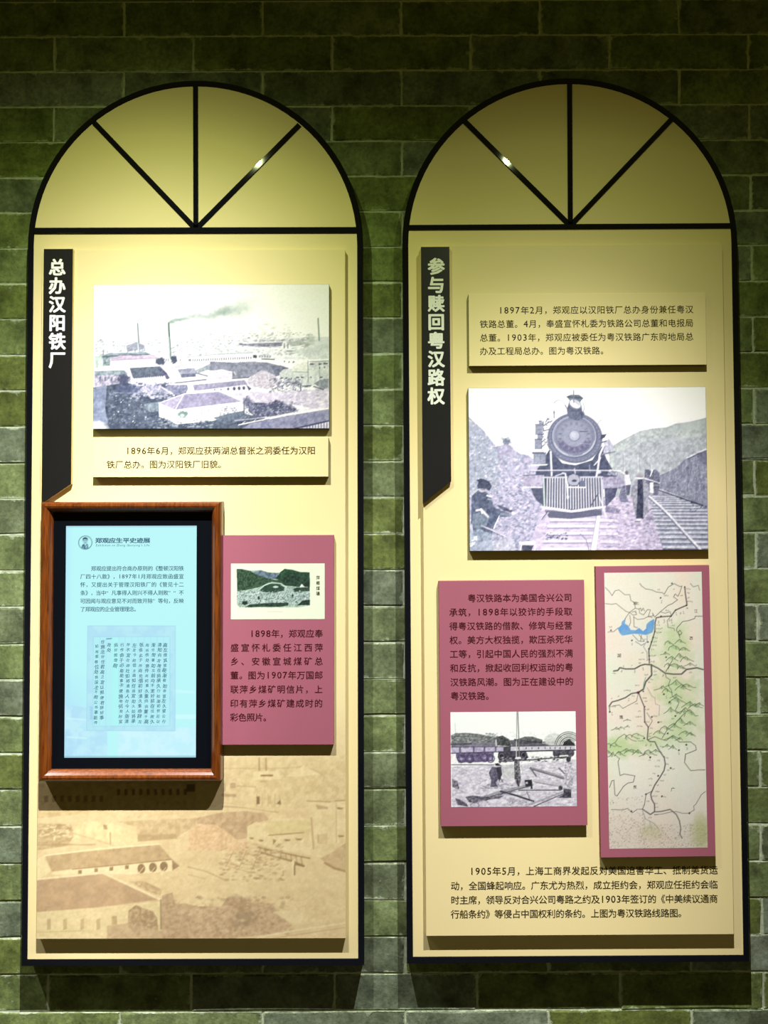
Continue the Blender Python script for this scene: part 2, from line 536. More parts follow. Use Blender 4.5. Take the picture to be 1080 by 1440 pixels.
me = bpy.data.meshes.new('outer_bricks'); me.from_pydata(outer_v, [], outer_f); me.update(); me.materials.append(M['brick'])
ob = link('outer_bricks', me, None, wall); ob['kind'] = 'stuff'
me = prism(box_pts(wx0, wx1, -3.0, 0.12), 0.0, -0.1)
me.transform(Matrix.Rotation(math.pi / 2, 4, 'X'))

fl = bpy.data.meshes.new('floor')
fl.from_pydata([(wx0, -3.2, 0), (wx1, -3.2, 0), (wx1, .12, 0), (wx0, .12, 0), (wx0, -3.2, -.1), (wx1, -3.2, -.1), (wx1, .12, -.1), (wx0, .12, -.1)], [],
               [(0, 1, 2, 3), (7, 6, 5, 4), (0, 4, 5, 1), (1, 5, 6, 2), (2, 6, 7, 3), (3, 7, 4, 0)])
fl.update()
floor = link('floor', fl, M['floor']); floor['kind'] = 'structure'

# ---------------------------------------------------------------- display panels
def arch(x0, x1, z0, zs, n=48):
    """rectangle with a semicircular head; zs = springing height"""
    r = (x1 - x0) / 2; cx = (x0 + x1) / 2
    return [(x0, z0), (x1, z0)] + [(cx + r * math.cos(t), zs + r * math.sin(t)) for t in [math.pi * i / n for i in range(n + 1)]]

def display_panel(loc, label, plate, zspring_px, tr_px, spokes, board):
    """plate: picture rect of the cream plate; builds the thing and its parts"""
    x0, x1, z0, _ = loc.rect(*plate, T_PANEL)
    cx = (x0 + x1) / 2
    zs = loc.pt(540, zspring_px, T_PANEL)[1]
    P = loc.thing('display_panel', label, 'display panel', cx, z0 - 8 * S, 0)
    bx, bz = cx, z0 - 8 * S
    def L(p): return [(x - bx, z - bz) for x, z in p]
    w = 8.6 * S
    # backing board, its face 1.5 mm behind the rim of the frame
    link('backing_board', prism(L(arch(x0, x1, z0, zs)), -0.004, -(T_PANEL - .0012)), M['cream'], P)
    # black frame: ring between the plate outline and an outline w further out
    inn = L(arch(x0 + .0002, x1 - .0002, z0 + .0002, zs)); out = L(arch(x0 - w, x1 + w, z0 - w * 1.1, zs))
    n = len(inn)
    bv = .0014
    def off(p, q, d):      # move p towards q by d
        a = Vector(p); b = Vector(q); return tuple(a + (b - a).normalized() * d)
    rings = [[(x, -.0005, z) for x, z in out], [(x, -T_PANEL + bv, z) for x, z in out],
             [(*off(o_, i_, bv),) for o_, i_ in zip(out, inn)], [(*off(i_, o_, bv),) for o_, i_ in zip(out, inn)],
             [(x, -T_PANEL + bv, z) for x, z in inn], [(x, -.0005, z) for x, z in inn]]
    rings[2] = [(x, -T_PANEL, z) for x, z in rings[2]]; rings[3] = [(x, -T_PANEL, z) for x, z in rings[3]]
    v = [p for r_ in rings for p in r_]; f = []
    for k in range(6):
        for i in range(n):
            j = (i + 1) % n; a, b_ = k * n, ((k + 1) % 6) * n
            f.append((a + i, a + j, b_ + j, b_ + i))
    me = bpy.data.meshes.new('frame'); me.from_pydata(v, [], f); me.update()
    link('frame', me, M['black'], P)
    yb = -(T_PANEL - .0012)
    # transom bar
    ta = loc.pt(tr_px[0], tr_px[2], T_PANEL); tb = loc.pt(tr_px[0], tr_px[3], T_PANEL)
    link('transom_bar', prism(L(box_pts(x0, x1, tb[1], ta[1])), yb + .0002, -(T_PANEL + .0022), .0008), M['black'], P)
    hub = loc.pt(tr_px[1], tr_px[2] + 2, T_PANEL)
    for (ex, ey) in spokes:
        e = loc.pt(ex, ey, T_PANEL)
        d = Vector((e[0] - hub[0], e[1] - hub[1])).normalized(); nrm = Vector((-d.y, d.x)) * (3.6 * S)
        a = Vector(hub); b_ = Vector(e)
        pts = [tuple(a - nrm), tuple(b_ - nrm), tuple(b_ + nrm), tuple(a + nrm)]
        ar = sum(pts[i - 1][0] * pts[i][1] - pts[i][0] * pts[i - 1][1] for i in range(4))
        if ar < 0: pts.reverse()
        link('glazing_bar', prism(L(pts), yb + .0002, -(T_PANEL + .0016), .0007), M['black'], P)
    # raised inner board
    X0, X1, Z0_, Z1 = loc.rect(*board, T_PANEL + T_BOARD)
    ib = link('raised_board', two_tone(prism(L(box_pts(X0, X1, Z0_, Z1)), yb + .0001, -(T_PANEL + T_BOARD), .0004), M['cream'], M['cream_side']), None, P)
    return P, (bx, bz), ib, (X0, X1, Z0_, Z1)

LL = Loc(271, 850, -0.10)
LR = Loc(808, 850, 0.10)
HB = T_PANEL + T_BOARD          # plane of the raised boards
GAP = .0003
HT = HB + T_BOARD               # front of the boards mounted on them

panel_l, base_l, board_l, rect_l = display_panel(
    LL, 'left arched cream display panel in black frame, faded sepia factory print at its foot', 
    ((47, 325), (501.7, 325), (38.7, 1347.5), (504, 1350)), 345, (275, 275.5, 320.0, 328.2),
    [(132.5, 172.5), (275, 119.5), (421, 175.5)],
    ((57.5, 351), (486.2, 351.5), (52.8, 1319), (485.6, 1321)))
panel_r, base_r, board_r, rect_r = display_panel(
    LR, 'right arched cream display panel in black frame, four lines of text at its foot',
    ((575, 322), (1028.8, 320), (580, 1347.5), (1045.3, 1341.5)), 343.5, (801, 802, 315.3, 322.2),
    [(653.5, 170.5), (801, 115), (946.5, 165.5)],
    ((594, 345), (1017, 344), (597.8, 1316.5), (1030.8, 1313.5)))

def board(loc, name, label, cat, quad, mats, group=None, h0=HB, th=T_BOARD, extra=0.0):
    x0, x1, z0, z1 = loc.rect(*quad, h0 + th)
    cx, cz = (x0 + x1) / 2, (z0 + z1) / 2
    t = loc.thing(name, label, cat, cx, cz, h0 + GAP, group, extra)
    w, h = (x1 - x0) / 2, (z1 - z0) / 2
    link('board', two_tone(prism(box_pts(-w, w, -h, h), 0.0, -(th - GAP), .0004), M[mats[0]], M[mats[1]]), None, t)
    return t, (cx, cz), (-w, w, -h, h)
YF = -(T_BOARD - GAP)
YT = YF - .00025                 # lettering, just proud of the board

def px_rect(loc, base, quad, h):
    x0, x1, z0, z1 = loc.rect(*quad, h)
    return x0 - base[0], x1 - base[0], z0 - base[1], z1 - base[1]

# title plaques
def plaque(loc, label, quad_top, xs, yt, yr, yl, chars, cxp, y0, y1):
    h = HB + T_BOARD * .75
    p = [loc.pt(xs[0], yl, h), loc.pt(xs[1], yr, h), loc.pt(xs[1] - .3, yt, h), loc.pt(xs[0], yt, h)]
    x0 = (p[0][0] + p[3][0]) / 2; x1 = (p[1][0] + p[2][0]) / 2; zt = (p[2][1] + p[3][1]) / 2
    cx, cz = (x0 + x1) / 2, (zt + p[0][1]) / 2
    t = loc.thing('title_plaque', label, 'sign', cx, cz, HB + GAP)
    pts = [(x0 - cx, p[0][1] - cz), (x1 - cx, p[1][1] - cz), (x1 - cx, zt - cz), (x0 - cx, zt - cz)]
    th = T_BOARD * .75 - GAP
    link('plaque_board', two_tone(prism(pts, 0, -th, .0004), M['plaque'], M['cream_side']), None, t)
    L = Lettering()
    n = len(chars)
    for i, c in enumerate(chars):
        q = loc.pt(cxp, y0 + (y1 - y0) * i / (n - 1), h)
        L.put(c, q[0] - cx, q[1] - cz, 24.3 * S * loc_scale(h), 24.8 * S * loc_scale(h), .037)
    L.build('lettering', M['white_ink'], t, -th - .0003)
plaque(LL, 'tall black title plaque with six white characters, above the lit screen', None,
       (60, 101.3), 350, 680.7, 708.5, '总办汉阳铁厂', 80.5, 375.7, 505.8)
plaque(LR, 'tall black title plaque with eight white characters, on the right panel', None,
       (593.3, 633.4), 347, 676.6, 708.5, '参与赎回粤汉路权', 613.4, 374.5, 556.7)

# captions
t, b, r_ = board(LL, 'caption_board', 'narrow cream caption board with two lines of text, under the factory photograph', 'caption board',
                 ((130.6, 615), (461.9, 615.5), (130.4, 670.6), (461.7, 670.8)), ('cream', 'side_dark'))
text_block(LL, b, [('1896年6月，郑观应获两湖总督张之洞委任为汉阳', 176.2, 443.8, 633.7), ('铁厂总办。图为汉阳铁厂旧貌。', 149.8, 318.5, 653)], 12.0, HT, M['ink'], t, YT, .010)
t, b, r_ = board(LR, 'caption_board', 'cream caption board with four lines of text, above the locomotive photograph', 'caption board',
                 ((659, 413), (993, 412), (659.5, 514), (993, 513.6)), ('cream', 'side_dark'))
text_block(LR, b, [('1897年2月，郑观应以汉阳铁厂总办身份兼任粤汉', 700.5, 975.3, 435.7), ('铁路总董。4月，奉盛宣怀札委为铁路公司总董和电报局', 674.5, 975.3, 454.9),
                   ('总董。1903年，郑观应被委任为粤汉铁路广东购地局总', 674.5, 975.3, 474.1), ('办及工程局总办。图为粤汉铁路。', 674.5, 856, 493.3)], 12.0, HT, M['ink'], t, YT, .006)

# foot text of the right panel (printed on its raised board)
text_block(LR, base_r, [('1905年5月，上海工商界发起反对美国迫害华工、抵制美货运', 659.7, 1009.6, 1224.2),
                        ('动，全国蜂起响应。广东尤为热烈，成立拒约会，郑观应任拒约会临', 633.7, 1009.6, 1244.6),
                        ('时主席，领导反对合兴公司粤路之约及1903年签订的《中美续议通商', 633.7, 1009.6, 1264.6),
                        ('行船条约》等侵占中国权利的条约。上图为粤汉铁路线路图。', 633.7, 966, 1284.6)], 12.5, HB, M['ink'], board_r, -(HB + .00025), .012)

#ART
# ---------------------------------------------------------------- photographs
def photo_thing(loc, label, quad, art, gain, gam=1.0):
    t, b, (x0, x1, z0, z1) = board(loc, 'photo_board', label, 'photograph', quad, ('side_dark', 'side_dark'))
    e = .0006
    art.mesh('printed_photo', x0 + e, x1 - e, z0 + e, z1 - e, YT, M['print'], t, gain, gam)
    return t

W_ = (252, 252, 250)
def crop(ox, oy, s, lean=None):
    """points read from an enlarged view -> picture pixels"""
    def f(*p):
        out = []
        for x, y in p:
            X, Y = ox + x / s, oy + y / s
            if lean: X -= lean(Y)
            out.append((X, Y))
        return out
    return f

def art_factory():
    A = Art(131, 400, 332, 203, k=1.35, bg=(253, 254, 248), seed=5)
    a, b, c, d = crop(125, 395, 6), crop(295, 395, 6), crop(125, 500, 6), crop(295, 500, 6)
    G1, G2, G3, DK = (150, 160, 168), (120, 130, 146), (96, 106, 126), (78, 88, 108)
    # smoke from the tall chimney
    for x, y, rx, ry, al in ((241, 453, 5, 2.2, .7), (248, 450, 7, 2.6, .55), (257, 449, 8, 2.4, .5), (266, 446, 8, 3, .32), (276, 443, 9, 4, .32), (287, 446, 9, 4, .25), (298, 446, 9, 4, .3),
                             (306, 441, 10, 5, .4), (314, 436, 11, 6, .36), (323, 438, 12, 6, .26), (335, 434, 14, 8, .22), (345, 430, 14, 9, .14), (330, 448, 18, 8, .12)):
        A.blob(x, y, rx, ry, (125, 150, 140), al, 1.1, .5, 5, int(x))
    # far town in haze
    A.poly([(131, 478), (463, 474), (463, 506), (131, 506)], (238, 241, 238), .55, (205, 212, 214), (9, 3), 2)
    A.speck(133, 300, 476, 500, 420, [G1, (190, 200, 205), (175, 185, 190), W_], (.4, 1.1), 1.8, .6)
    A.speck(295, 440, 468, 500, 620, [(175, 185, 178), (200, 205, 195), G1, W_], (.4, 1.0), 2.2, .55)
    A.speck(330, 410, 455, 475, 70, [(215, 222, 205)], (.5, 1.3), 3, .5)
    for i in range(9): A.line([(160 + i * 5, 486 + i % 3), (160 + i * 5, 494)], .8, G1, .7)
    A.poly(a((310, 545), (400, 515), (465, 540), (470, 575), (320, 600)), (140, 146, 160), .8, (190, 195, 205), 2.5, 3)
    A.poly(b((350, 500), (760, 490), (830, 500), (760, 515), (360, 512)), (140, 146, 150), .8, W_, 3, 4)
    A.poly(b((240, 530), (420, 520), (620, 520), (600, 555), (430, 560), (250, 545)), (165, 165, 185), .8, (120, 125, 140), 3, 5)
    A.poly(b((640, 515), (780, 510), (850, 535), (830, 560), (700, 555)), (165, 172, 168), .7, (200, 206, 200), 3, 6)
    A.blob(*b((850, 500))[0], 6, 7, (170, 180, 170), .5, .9, .4, 3, 2)
    A.line(b((285, 530), (650, 515)), 1.1, W_, .9); A.line(b((140, 568), (640, 575), (800, 545)), 1.4, W_, .9)
    for x in (630, 660): A.line(b((x, 535), (x, 570)), 1.3, G3, .9)
    A.line(b((650, 595), (700, 595)), 1.2, G2)
    A.poly(b((690, 590), (1005, 530), (1005, 660), (840, 660)), (226, 232, 228), .7, (205, 212, 210), 8, 8)
    # chimneys
    A.line(a((405, 360), (418, 600)), 2.4, (205, 214, 214)); A.line(a((409, 358), (420, 520)), 1.6, (110, 130, 130), .9)
    A.line(a((415, 470), (428, 600)), 1.1, G2, .8)
    A.line(a((668, 358), (685, 650)), 3.0, (190, 202, 200)); A.line(a((674, 355), (692, 655)), 1.3, (80, 105, 98), .95); A.line(a((668, 355), (674, 470)), 1.4, (105, 128, 118), .9)
    A.line(b((916, 320), (926, 505)), 2.0, (140, 158, 145), .85); A.line(a((118, 588), (124, 660)), 1.8, G1)
    # left long shed
    A.poly(a((60, 640), (170, 610), (480, 600), (530, 625), (500, 640), (60, 655)), (165, 178, 190), .9, (120, 138, 140), (8, 2), 9)
    A.line(a((60, 640), (500, 622)), 1.3, (88, 108, 104), .85)
    A.poly(c((170, 25), (260, 0), (545, -5), (580, 15), (560, 25), (190, 40)), (216, 204, 218), 1, (192, 182, 200), (7, 2), 10)
    A.poly(c((180, 40), (560, 22), (560, 75), (185, 90)), (248, 246, 250), 1)
    for i in range(16): A.poly(c((200 + i * 22, 50 - i), (208 + i * 22, 50 - i), (208 + i * 22, 64 - i), (200 + i * 22, 64 - i)), (195, 190, 208), .9)
    A.line(c((180, 42), (560, 24)), 1.0, (150, 140, 168), .8)
    A.poly(c((110, 20), (175, 10), (180, 85), (115, 90)), (150, 168, 172), .7, (100, 120, 128), 3, 11)
    A.poly(c((40, 5), (110, 0), (110, 110), (40, 110)), (222, 240, 226), .8, (180, 200, 190), 4, 12)
    # works yard: long arcaded hall
    A.poly([(240, 508), (262, 502), (356, 496), (360, 507), (300, 511), (262, 515)], (247, 248, 248))
    A.line([(262, 502.5), (300, 499), (355, 496.5)], 1.3, (182, 190, 194))
    for i in range(28):
        x = 267 + i * 3.15; y = 507.5 - i * .13
        A.poly([(x, y - 2.2), (x + 1.5, y - 2.2), (x + 1.5, y + 1.2), (x, y + 1.2)], (108, 120, 128), .9)
    for i in range(9): A.poly([(338 + i * 2.6, 508), (339.3 + i * 2.6, 508), (339.3 + i * 2.6, 511), (338 + i * 2.6, 511)], G2, .7)
    A.poly(d((365, -5), (400, 0), (398, 25), (365, 22)), (75, 92, 88), .95)
    for i in range(5): A.poly(d((415 + i * 22, 2), (428 + i * 22, 2), (428 + i * 22, 20), (415 + i * 22, 20)), (130, 140, 140), .8)
    A.line(d((440, 32), (545, 36)), 1.6, (100, 112, 108))
    A.blob(*c((600, 50))[0], 6.5, 5.5, DK, .9, .4, .5, 2.5, 3); A.blob(*c((718, 35))[0], 4, 6.5, DK, .9, .4, .5, 2.5, 4)
    for x in (648, 665, 765, 838, 850): A.poly(c((x, 30), (x + 9, 30), (x + 9, 50), (x, 50)), G3, .8)
    A.poly(c((600, 85), (830, 75), (850, 120), (720, 150), (640, 120)), (238, 236, 244), .9, (200, 198, 214), 4, 13)
    # grey mound behind
    A.poly(c((890, 130), (1000, 80), (1080, 50), (1080, 130), (1000, 125), (930, 150)), (182, 190, 194), 1, (150, 160, 168), 3, 14)
    A.poly(d((0, 50), (200, 60), (360, 55), (480, 60), (600, 90), (670, 110), (640, 130), (595, 170), (560, 180), (460, 130), (420, 135), (330, 190), (190, 195), (190, 140), (100, 120), (0, 130)),
           (166, 170, 182), 1, (136, 142, 156), 3.5, 15)
    A.poly(d((520, 90), (600, 85), (670, 110), (600, 160), (560, 180)), (140, 146, 162), .8, (112, 118, 136), 3, 16)
    A.line(d((190, 198), (330, 188)), 1.6, (112, 118, 136), .9); A.line(d((205, 140), (220, 165)), 1, W_)
    A.poly(d((0, 130), (100, 125), (190, 150), (190, 195), (60, 205), (0, 175)), (248, 244, 248), 1, (214, 206, 220), 2.5, 17)
    # cinder cone
    A.poly(d((310, 215), (370, 165), (430, 130), (480, 135), (540, 165), (600, 215), (560, 260), (480, 290), (340, 260)), (226, 222, 228), 1, (196, 192, 202), 1.6, 18)
    A.line(d((360, 175), (430, 132), (480, 137), (545, 168)), 1, (188, 186, 200), .7)
    # sheds at left
    A.poly(c((45, 130), (290, 118), (330, 150), (320, 165), (45, 170)), (176, 188, 192), 1, (138, 154, 162), 3, 19)
    A.line(c((45, 124), (180, 120)), 1.3, W_); A.line(c((60, 128), (300, 120)), .8, W_, .8)
    A.poly(c((45, 170), (325, 155), (330, 200), (300, 235), (45, 265)), (214, 210, 222), 1, (150, 152, 172), 3, 20)
    for x in (85, 130, 185, 240): A.poly(c((x, 180), (x + 14, 180), (x + 14, 215), (x, 215)), G3, .65)
    A.poly(c((318, 120), (345, 100), (370, 190), (345, 225), (330, 170)), W_)
    A.poly(c((340, 105), (600, 90), (660, 150), (680, 185), (640, 170), (370, 195)), (128, 138, 150), 1, (104, 114, 132), 2.5, 21)
    A.poly(c((600, 110), (650, 140), (685, 190), (660, 205), (610, 170)), (88, 94, 120), .95, (120, 124, 148), 2, 22)
    A.poly(c((345, 195), (640, 172), (650, 205), (345, 245)), (246, 244, 248), 1)
    for i in range(14): A.blob(*c((385 + i * 18, 190 - i * 1.2))[0], .9, 1.6, G3, .8, .4)
    A.poly(c((345, 215), (540, 200), (560, 240), (345, 250)), (236, 228, 240), .8)
    A.poly(c((720, 120), (750, 110), (770, 180), (700, 200), (690, 170)), (244, 242, 248), 1)
    A.poly(c((745, 118), (890, 105), (915, 150), (770, 165)), (176, 180, 194), 1, (150, 154, 172), 2.5, 23)
    A.poly(c((770, 160), (900, 150), (905, 180), (780, 190)), (104, 110, 132), .95, (140, 144, 164), 2, 24)
    A.line(c((905, 150), (1000, 175)), 2.2, G2, .85)
    A.line(c((560, 245), (780, 228), (990, 205)), 1.9, (92, 98, 122), .9); A.line(c((580, 262), (800, 240), (1040, 215)), 1.2, W_, .9)
    for i in range(30): A.line(c((570 + i * 15, 243 - i * 1.3), (570 + i * 15, 256 - i * 1.3)), .7, (216, 214, 228), .8)
    # dark plantation in the foreground
    A.poly([(131, 545), (178, 538), (195, 543), (235, 540), (262, 548), (262, 558), (224, 566), (224, 586), (250, 597), (300, 592), (343, 582), (380, 590), (340, 603), (131, 603)],
           (116, 126, 142), 1, (88, 98, 118), 5, 25, .3, .7, 4)
    A.speck(150, 250, 548, 598, 420, [(150, 160, 180), (90, 100, 122), (180, 188, 204), (104, 116, 136)], (.4, 1.3), 1.6, .55)
    A.speck(185, 245, 538, 560, 260, [(200, 202, 218), (226, 226, 236), (110, 118, 142)], (.5, 1.6), 1.8, .7)
    A.poly([(131, 546), (150, 542), (148, 575), (152, 595), (131, 603)], (172, 182, 202), .85, (150, 160, 184), 8, 26)
    A.blob(134, 602, 17, 9, W_, .98, .5, .15, 4, 2); A.speck(150, 215, 555, 600, 14, [W_], (.5, .9), 1, .9)
    A.blob(174, 534, 9, 8, (88, 94, 120), .85, .4, .5, 3, 6); A.blob(182, 547, 18, 6, (108, 116, 146), .8, .5, .5, 4, 7)
    A.poly(c((430, 280), (480, 250), (560, 240), (620, 270), (700, 320), (640, 330), (600, 300), (520, 320), (440, 310)), (218, 216, 230), .95, (150, 154, 178), 1.6, 27)
    A.poly(c((620, 280), (700, 250), (830, 250), (840, 300), (740, 340), (690, 300)), (168, 170, 190), .95, (128, 132, 158), 2, 28)
    A.line(c((600, 260), (700, 320), (720, 340)), 1.4, W_, .9); A.line(c((210, 315), (420, 318)), .9, (190, 196, 214), .8)
    A.poly(c((470, 410), (595, 390), (600, 470), (520, 480), (470, 440)), (176, 188, 196), .9, (128, 142, 156), 1.6, 29)
    A.speck(215, 300, 588, 602, 160, [(176, 190, 196), (96, 112, 128), (210, 214, 224)], (.5, 1.2), 1.8, .6)
    # long low building with arches
    A.poly(c((830, 300), (850, 250), (880, 240), (900, 300), (850, 320)), W_)
    A.poly([(271, 541), (344, 534.5), (350, 543), (274, 552)], (180, 178, 196), 1, (158, 158, 180), 3, 30)
    A.poly([(266, 551), (351, 541), (352, 551), (300, 554), (268, 557)], (250, 248, 252))
    for x, r in ((302, 1), (311, 1), (321, 1.6), (329.5, 2.1), (336.5, 2.1), (343, 2.1)): A.blob(x, 548.6 - (x - 302) * .06, r, r * 1.25, (92, 96, 120), .95, .3)
    A.poly([(346, 541), (354, 547), (350, 550)], (84, 88, 112), .9)
    A.line([(270, 541), (344, 534.3)], 1.1, W_)
    # big hipped house
    A.poly([(224, 567), (259, 554), (309, 550.5), (343, 565), (246.5, 576.5)], (186, 182, 204), 1, (166, 164, 188), 6, 31, .3, .7)
    A.poly([(224, 567), (259, 554), (246.5, 576.5)], (204, 198, 218), .75, (180, 176, 200), 3, 32)
    A.poly([(223.5, 567), (246.5, 576.5), (343, 565), (343.5, 580), (300, 587), (246, 594), (223.5, 583)], (252, 251, 252))
    A.poly([(223.5, 567), (246.5, 576.5), (246, 594), (223.5, 583)], (240, 238, 244), .8)
    for l in ([(224, 567), (259, 554), (309, 550.5), (343, 565)], [(259, 554), (246.5, 576.5)]): A.line(l, 1.2, W_)
    A.line([(309, 550.5), (343, 565)], 1.8, W_)
    for i, x in enumerate((273, 283.5, 294, 305, 316)): A.line([(x, 577.5 - i * 1.2), (x, 584 - i * 1.2)], 1.4, (190, 184, 196), .9)
    for x in (236, 241): A.line([(x, 578), (x, 589)], 1, (196, 190, 204), .8)
    A.blob(257, 583, 7, 4.6, (124, 152, 146), .9, .4, .4, 2, 8); A.blob(257, 584.5, 3, 2.4, (226, 232, 230), .9, .4)
    A.speck(309, 335, 572, 588, 130, [(150, 160, 172), (196, 200, 208), (110, 124, 138)], (.4, 1.1), 1, .7)
    A.poly([(300, 588), (322, 582), (343, 578), (350, 590), (318, 598)], (108, 120, 138), .9, (140, 152, 166), 2, 33)
    A.line([(343.2, 565), (343.6, 581)], 1.4, (96, 102, 128))
    # yard and trees at right
    A.poly([(335, 551), (400, 552), (463, 546), (463, 575), (400, 572), (345, 566), (330, 556)], (236, 231, 240), .95, (214, 210, 224), 5, 34)
    A.poly(d((320, 395), (360, 400), (430, 400), (520, 410), (560, 375), (610, 400), (700, 430), (745, 475), (620, 500), (520, 520), (400, 525), (330, 480)),
           (150, 154, 174), 1, (96, 102, 126), 2.4, 35, .3, .65, 4)
    A.blob(*d((570, 420))[0], 9, 7, (98, 104, 128), .85, .5, .6, 3, 9); A.blob(*d((320, 400))[0], 6, 8, (104, 110, 134), .8, .5, .6, 3, 10)
    A.blob(*d((690, 450))[0], 8, 5, (104, 110, 132), .8, .5, .6, 3, 11); A.blob(*d((400, 470))[0], 8, 6, (110, 116, 140), .8, .5, .6, 3, 12)
    A.speck(345, 420, 565, 588, 260, [(206, 206, 222), (170, 174, 192), (90, 96, 120)], (.4, 1.1), 1.4, .65)
    # right hand works buildings
    A.poly(d((590, 150), (620, 120), (700, 110), (830, 120), (850, 60), (1005, 50), (1005, 210), (860, 260), (700, 230), (590, 190)), (226, 232, 226), .95, (208, 214, 210), 4, 36)
    A.poly(d((700, 100), (790, 60), (830, 60), (830, 140), (700, 150)), (234, 238, 226), .9)
    A.line(d((700, 140), (825, 145)), 1.2, (172, 186, 172)); A.line(d((830, 50), (832, 230)), 1.1, (150, 160, 162)); A.line(d((845, 55), (1005, 48)), 1.1, (160, 168, 168)); A.line(d((925, 60), (930, 220)), 1, (170, 178, 176))
    for x, y, w in ((845, 68, 38), (918, 68, 30), (960, 64, 38), (600, 185, 20), (640, 185, 16), (730, 182, 26), (770, 180, 26), (850, 180, 12), (930, 180, 24), (625, 45, 12), (665, 50, 12), (700, 50, 16), (925, 100, 10), (965, 95, 12), (685, 190, 10)):
        A.poly(d((x, y), (x + w, y + 3), (x + w, y + 12), (x + 2, y + 16)), (88, 98, 112), .85)
    A.poly(d((630, 205), (780, 260), (860, 255), (850, 272), (770, 275), (640, 232)), (130, 136, 150), .85, W_, 2, 37)
    A.line(d((640, 212), (790, 262), (855, 258)), 1.6, (84, 92, 112), .85)
    A.poly(d((880, 240), (940, 205), (1005, 200), (1005, 280), (950, 290)), (170, 176, 182), .9, (140, 148, 156), 3, 38); A.line(d((880, 265), (960, 292)), 1.6, (90, 98, 116))
    A.speck(380, 425, 533, 552, 230, [(120, 126, 144), (200, 200, 212), W_, (150, 156, 170)], (.4, 1.3), 1.6, .7)
    for i in range(14): A.line([(385 + i * 2.4, 540 + (i * 7) % 6), (389 + i * 2.4, 536 + (i * 5) % 7)], .7, G3, .7)
    A.line(d((768, 255), (770, 300)), 1.5, G3); A.line(d((726, 280), (726, 300)), 1.1, G2)
    A.speck(400, 463, 548, 575, 120, [(206, 204, 218), (180, 180, 198), W_], (.5, 1.4), 2.4, .5)
    A.line(d((700, 420), (790, 440), (830, 470)), 1.6, (246, 244, 248)); A.poly(d((700, 425), (790, 430), (790, 460), (740, 455)), (250, 248, 250), .9)
    # near roof at the lower right
    A.poly([(341, 603), (352, 596), (400, 586), (463, 576), (463, 594), (425, 603)], (172, 174, 196), 1, (146, 150, 176), 5, 39)
    A.line([(336, 598), (400, 584.5), (463, 574.5)], 1.5, W_); A.line([(330, 592), (380, 587), (463, 571)], 1.1, (226, 224, 236), .8)
    for i in range(8): A.line([(340 + i * 15, 597 - i * 2.6), (345 + i * 15, 593 - i * 2.6)], .9, W_, .8)
    A.line([(415, 603), (463, 592.5)], 1.8, (88, 94, 124)); A.poly([(426, 603), (463, 595), (463, 603)], (226, 224, 236), .95)
    for i in range(8): A.line([(432 + i * 4, 603), (432 + i * 4, 599 - i * .5)], 1.1, (96, 100, 128))
    A.grain(9, 1.3, 5); A.grain(22, 3.2, 6, lambda X, Y: (Y > 540) * np.clip((420 - X) / 200, .35, 1)); A.grain(16, 1.8, 16, lambda X, Y: (Y > 490) * 1.0)
    return A

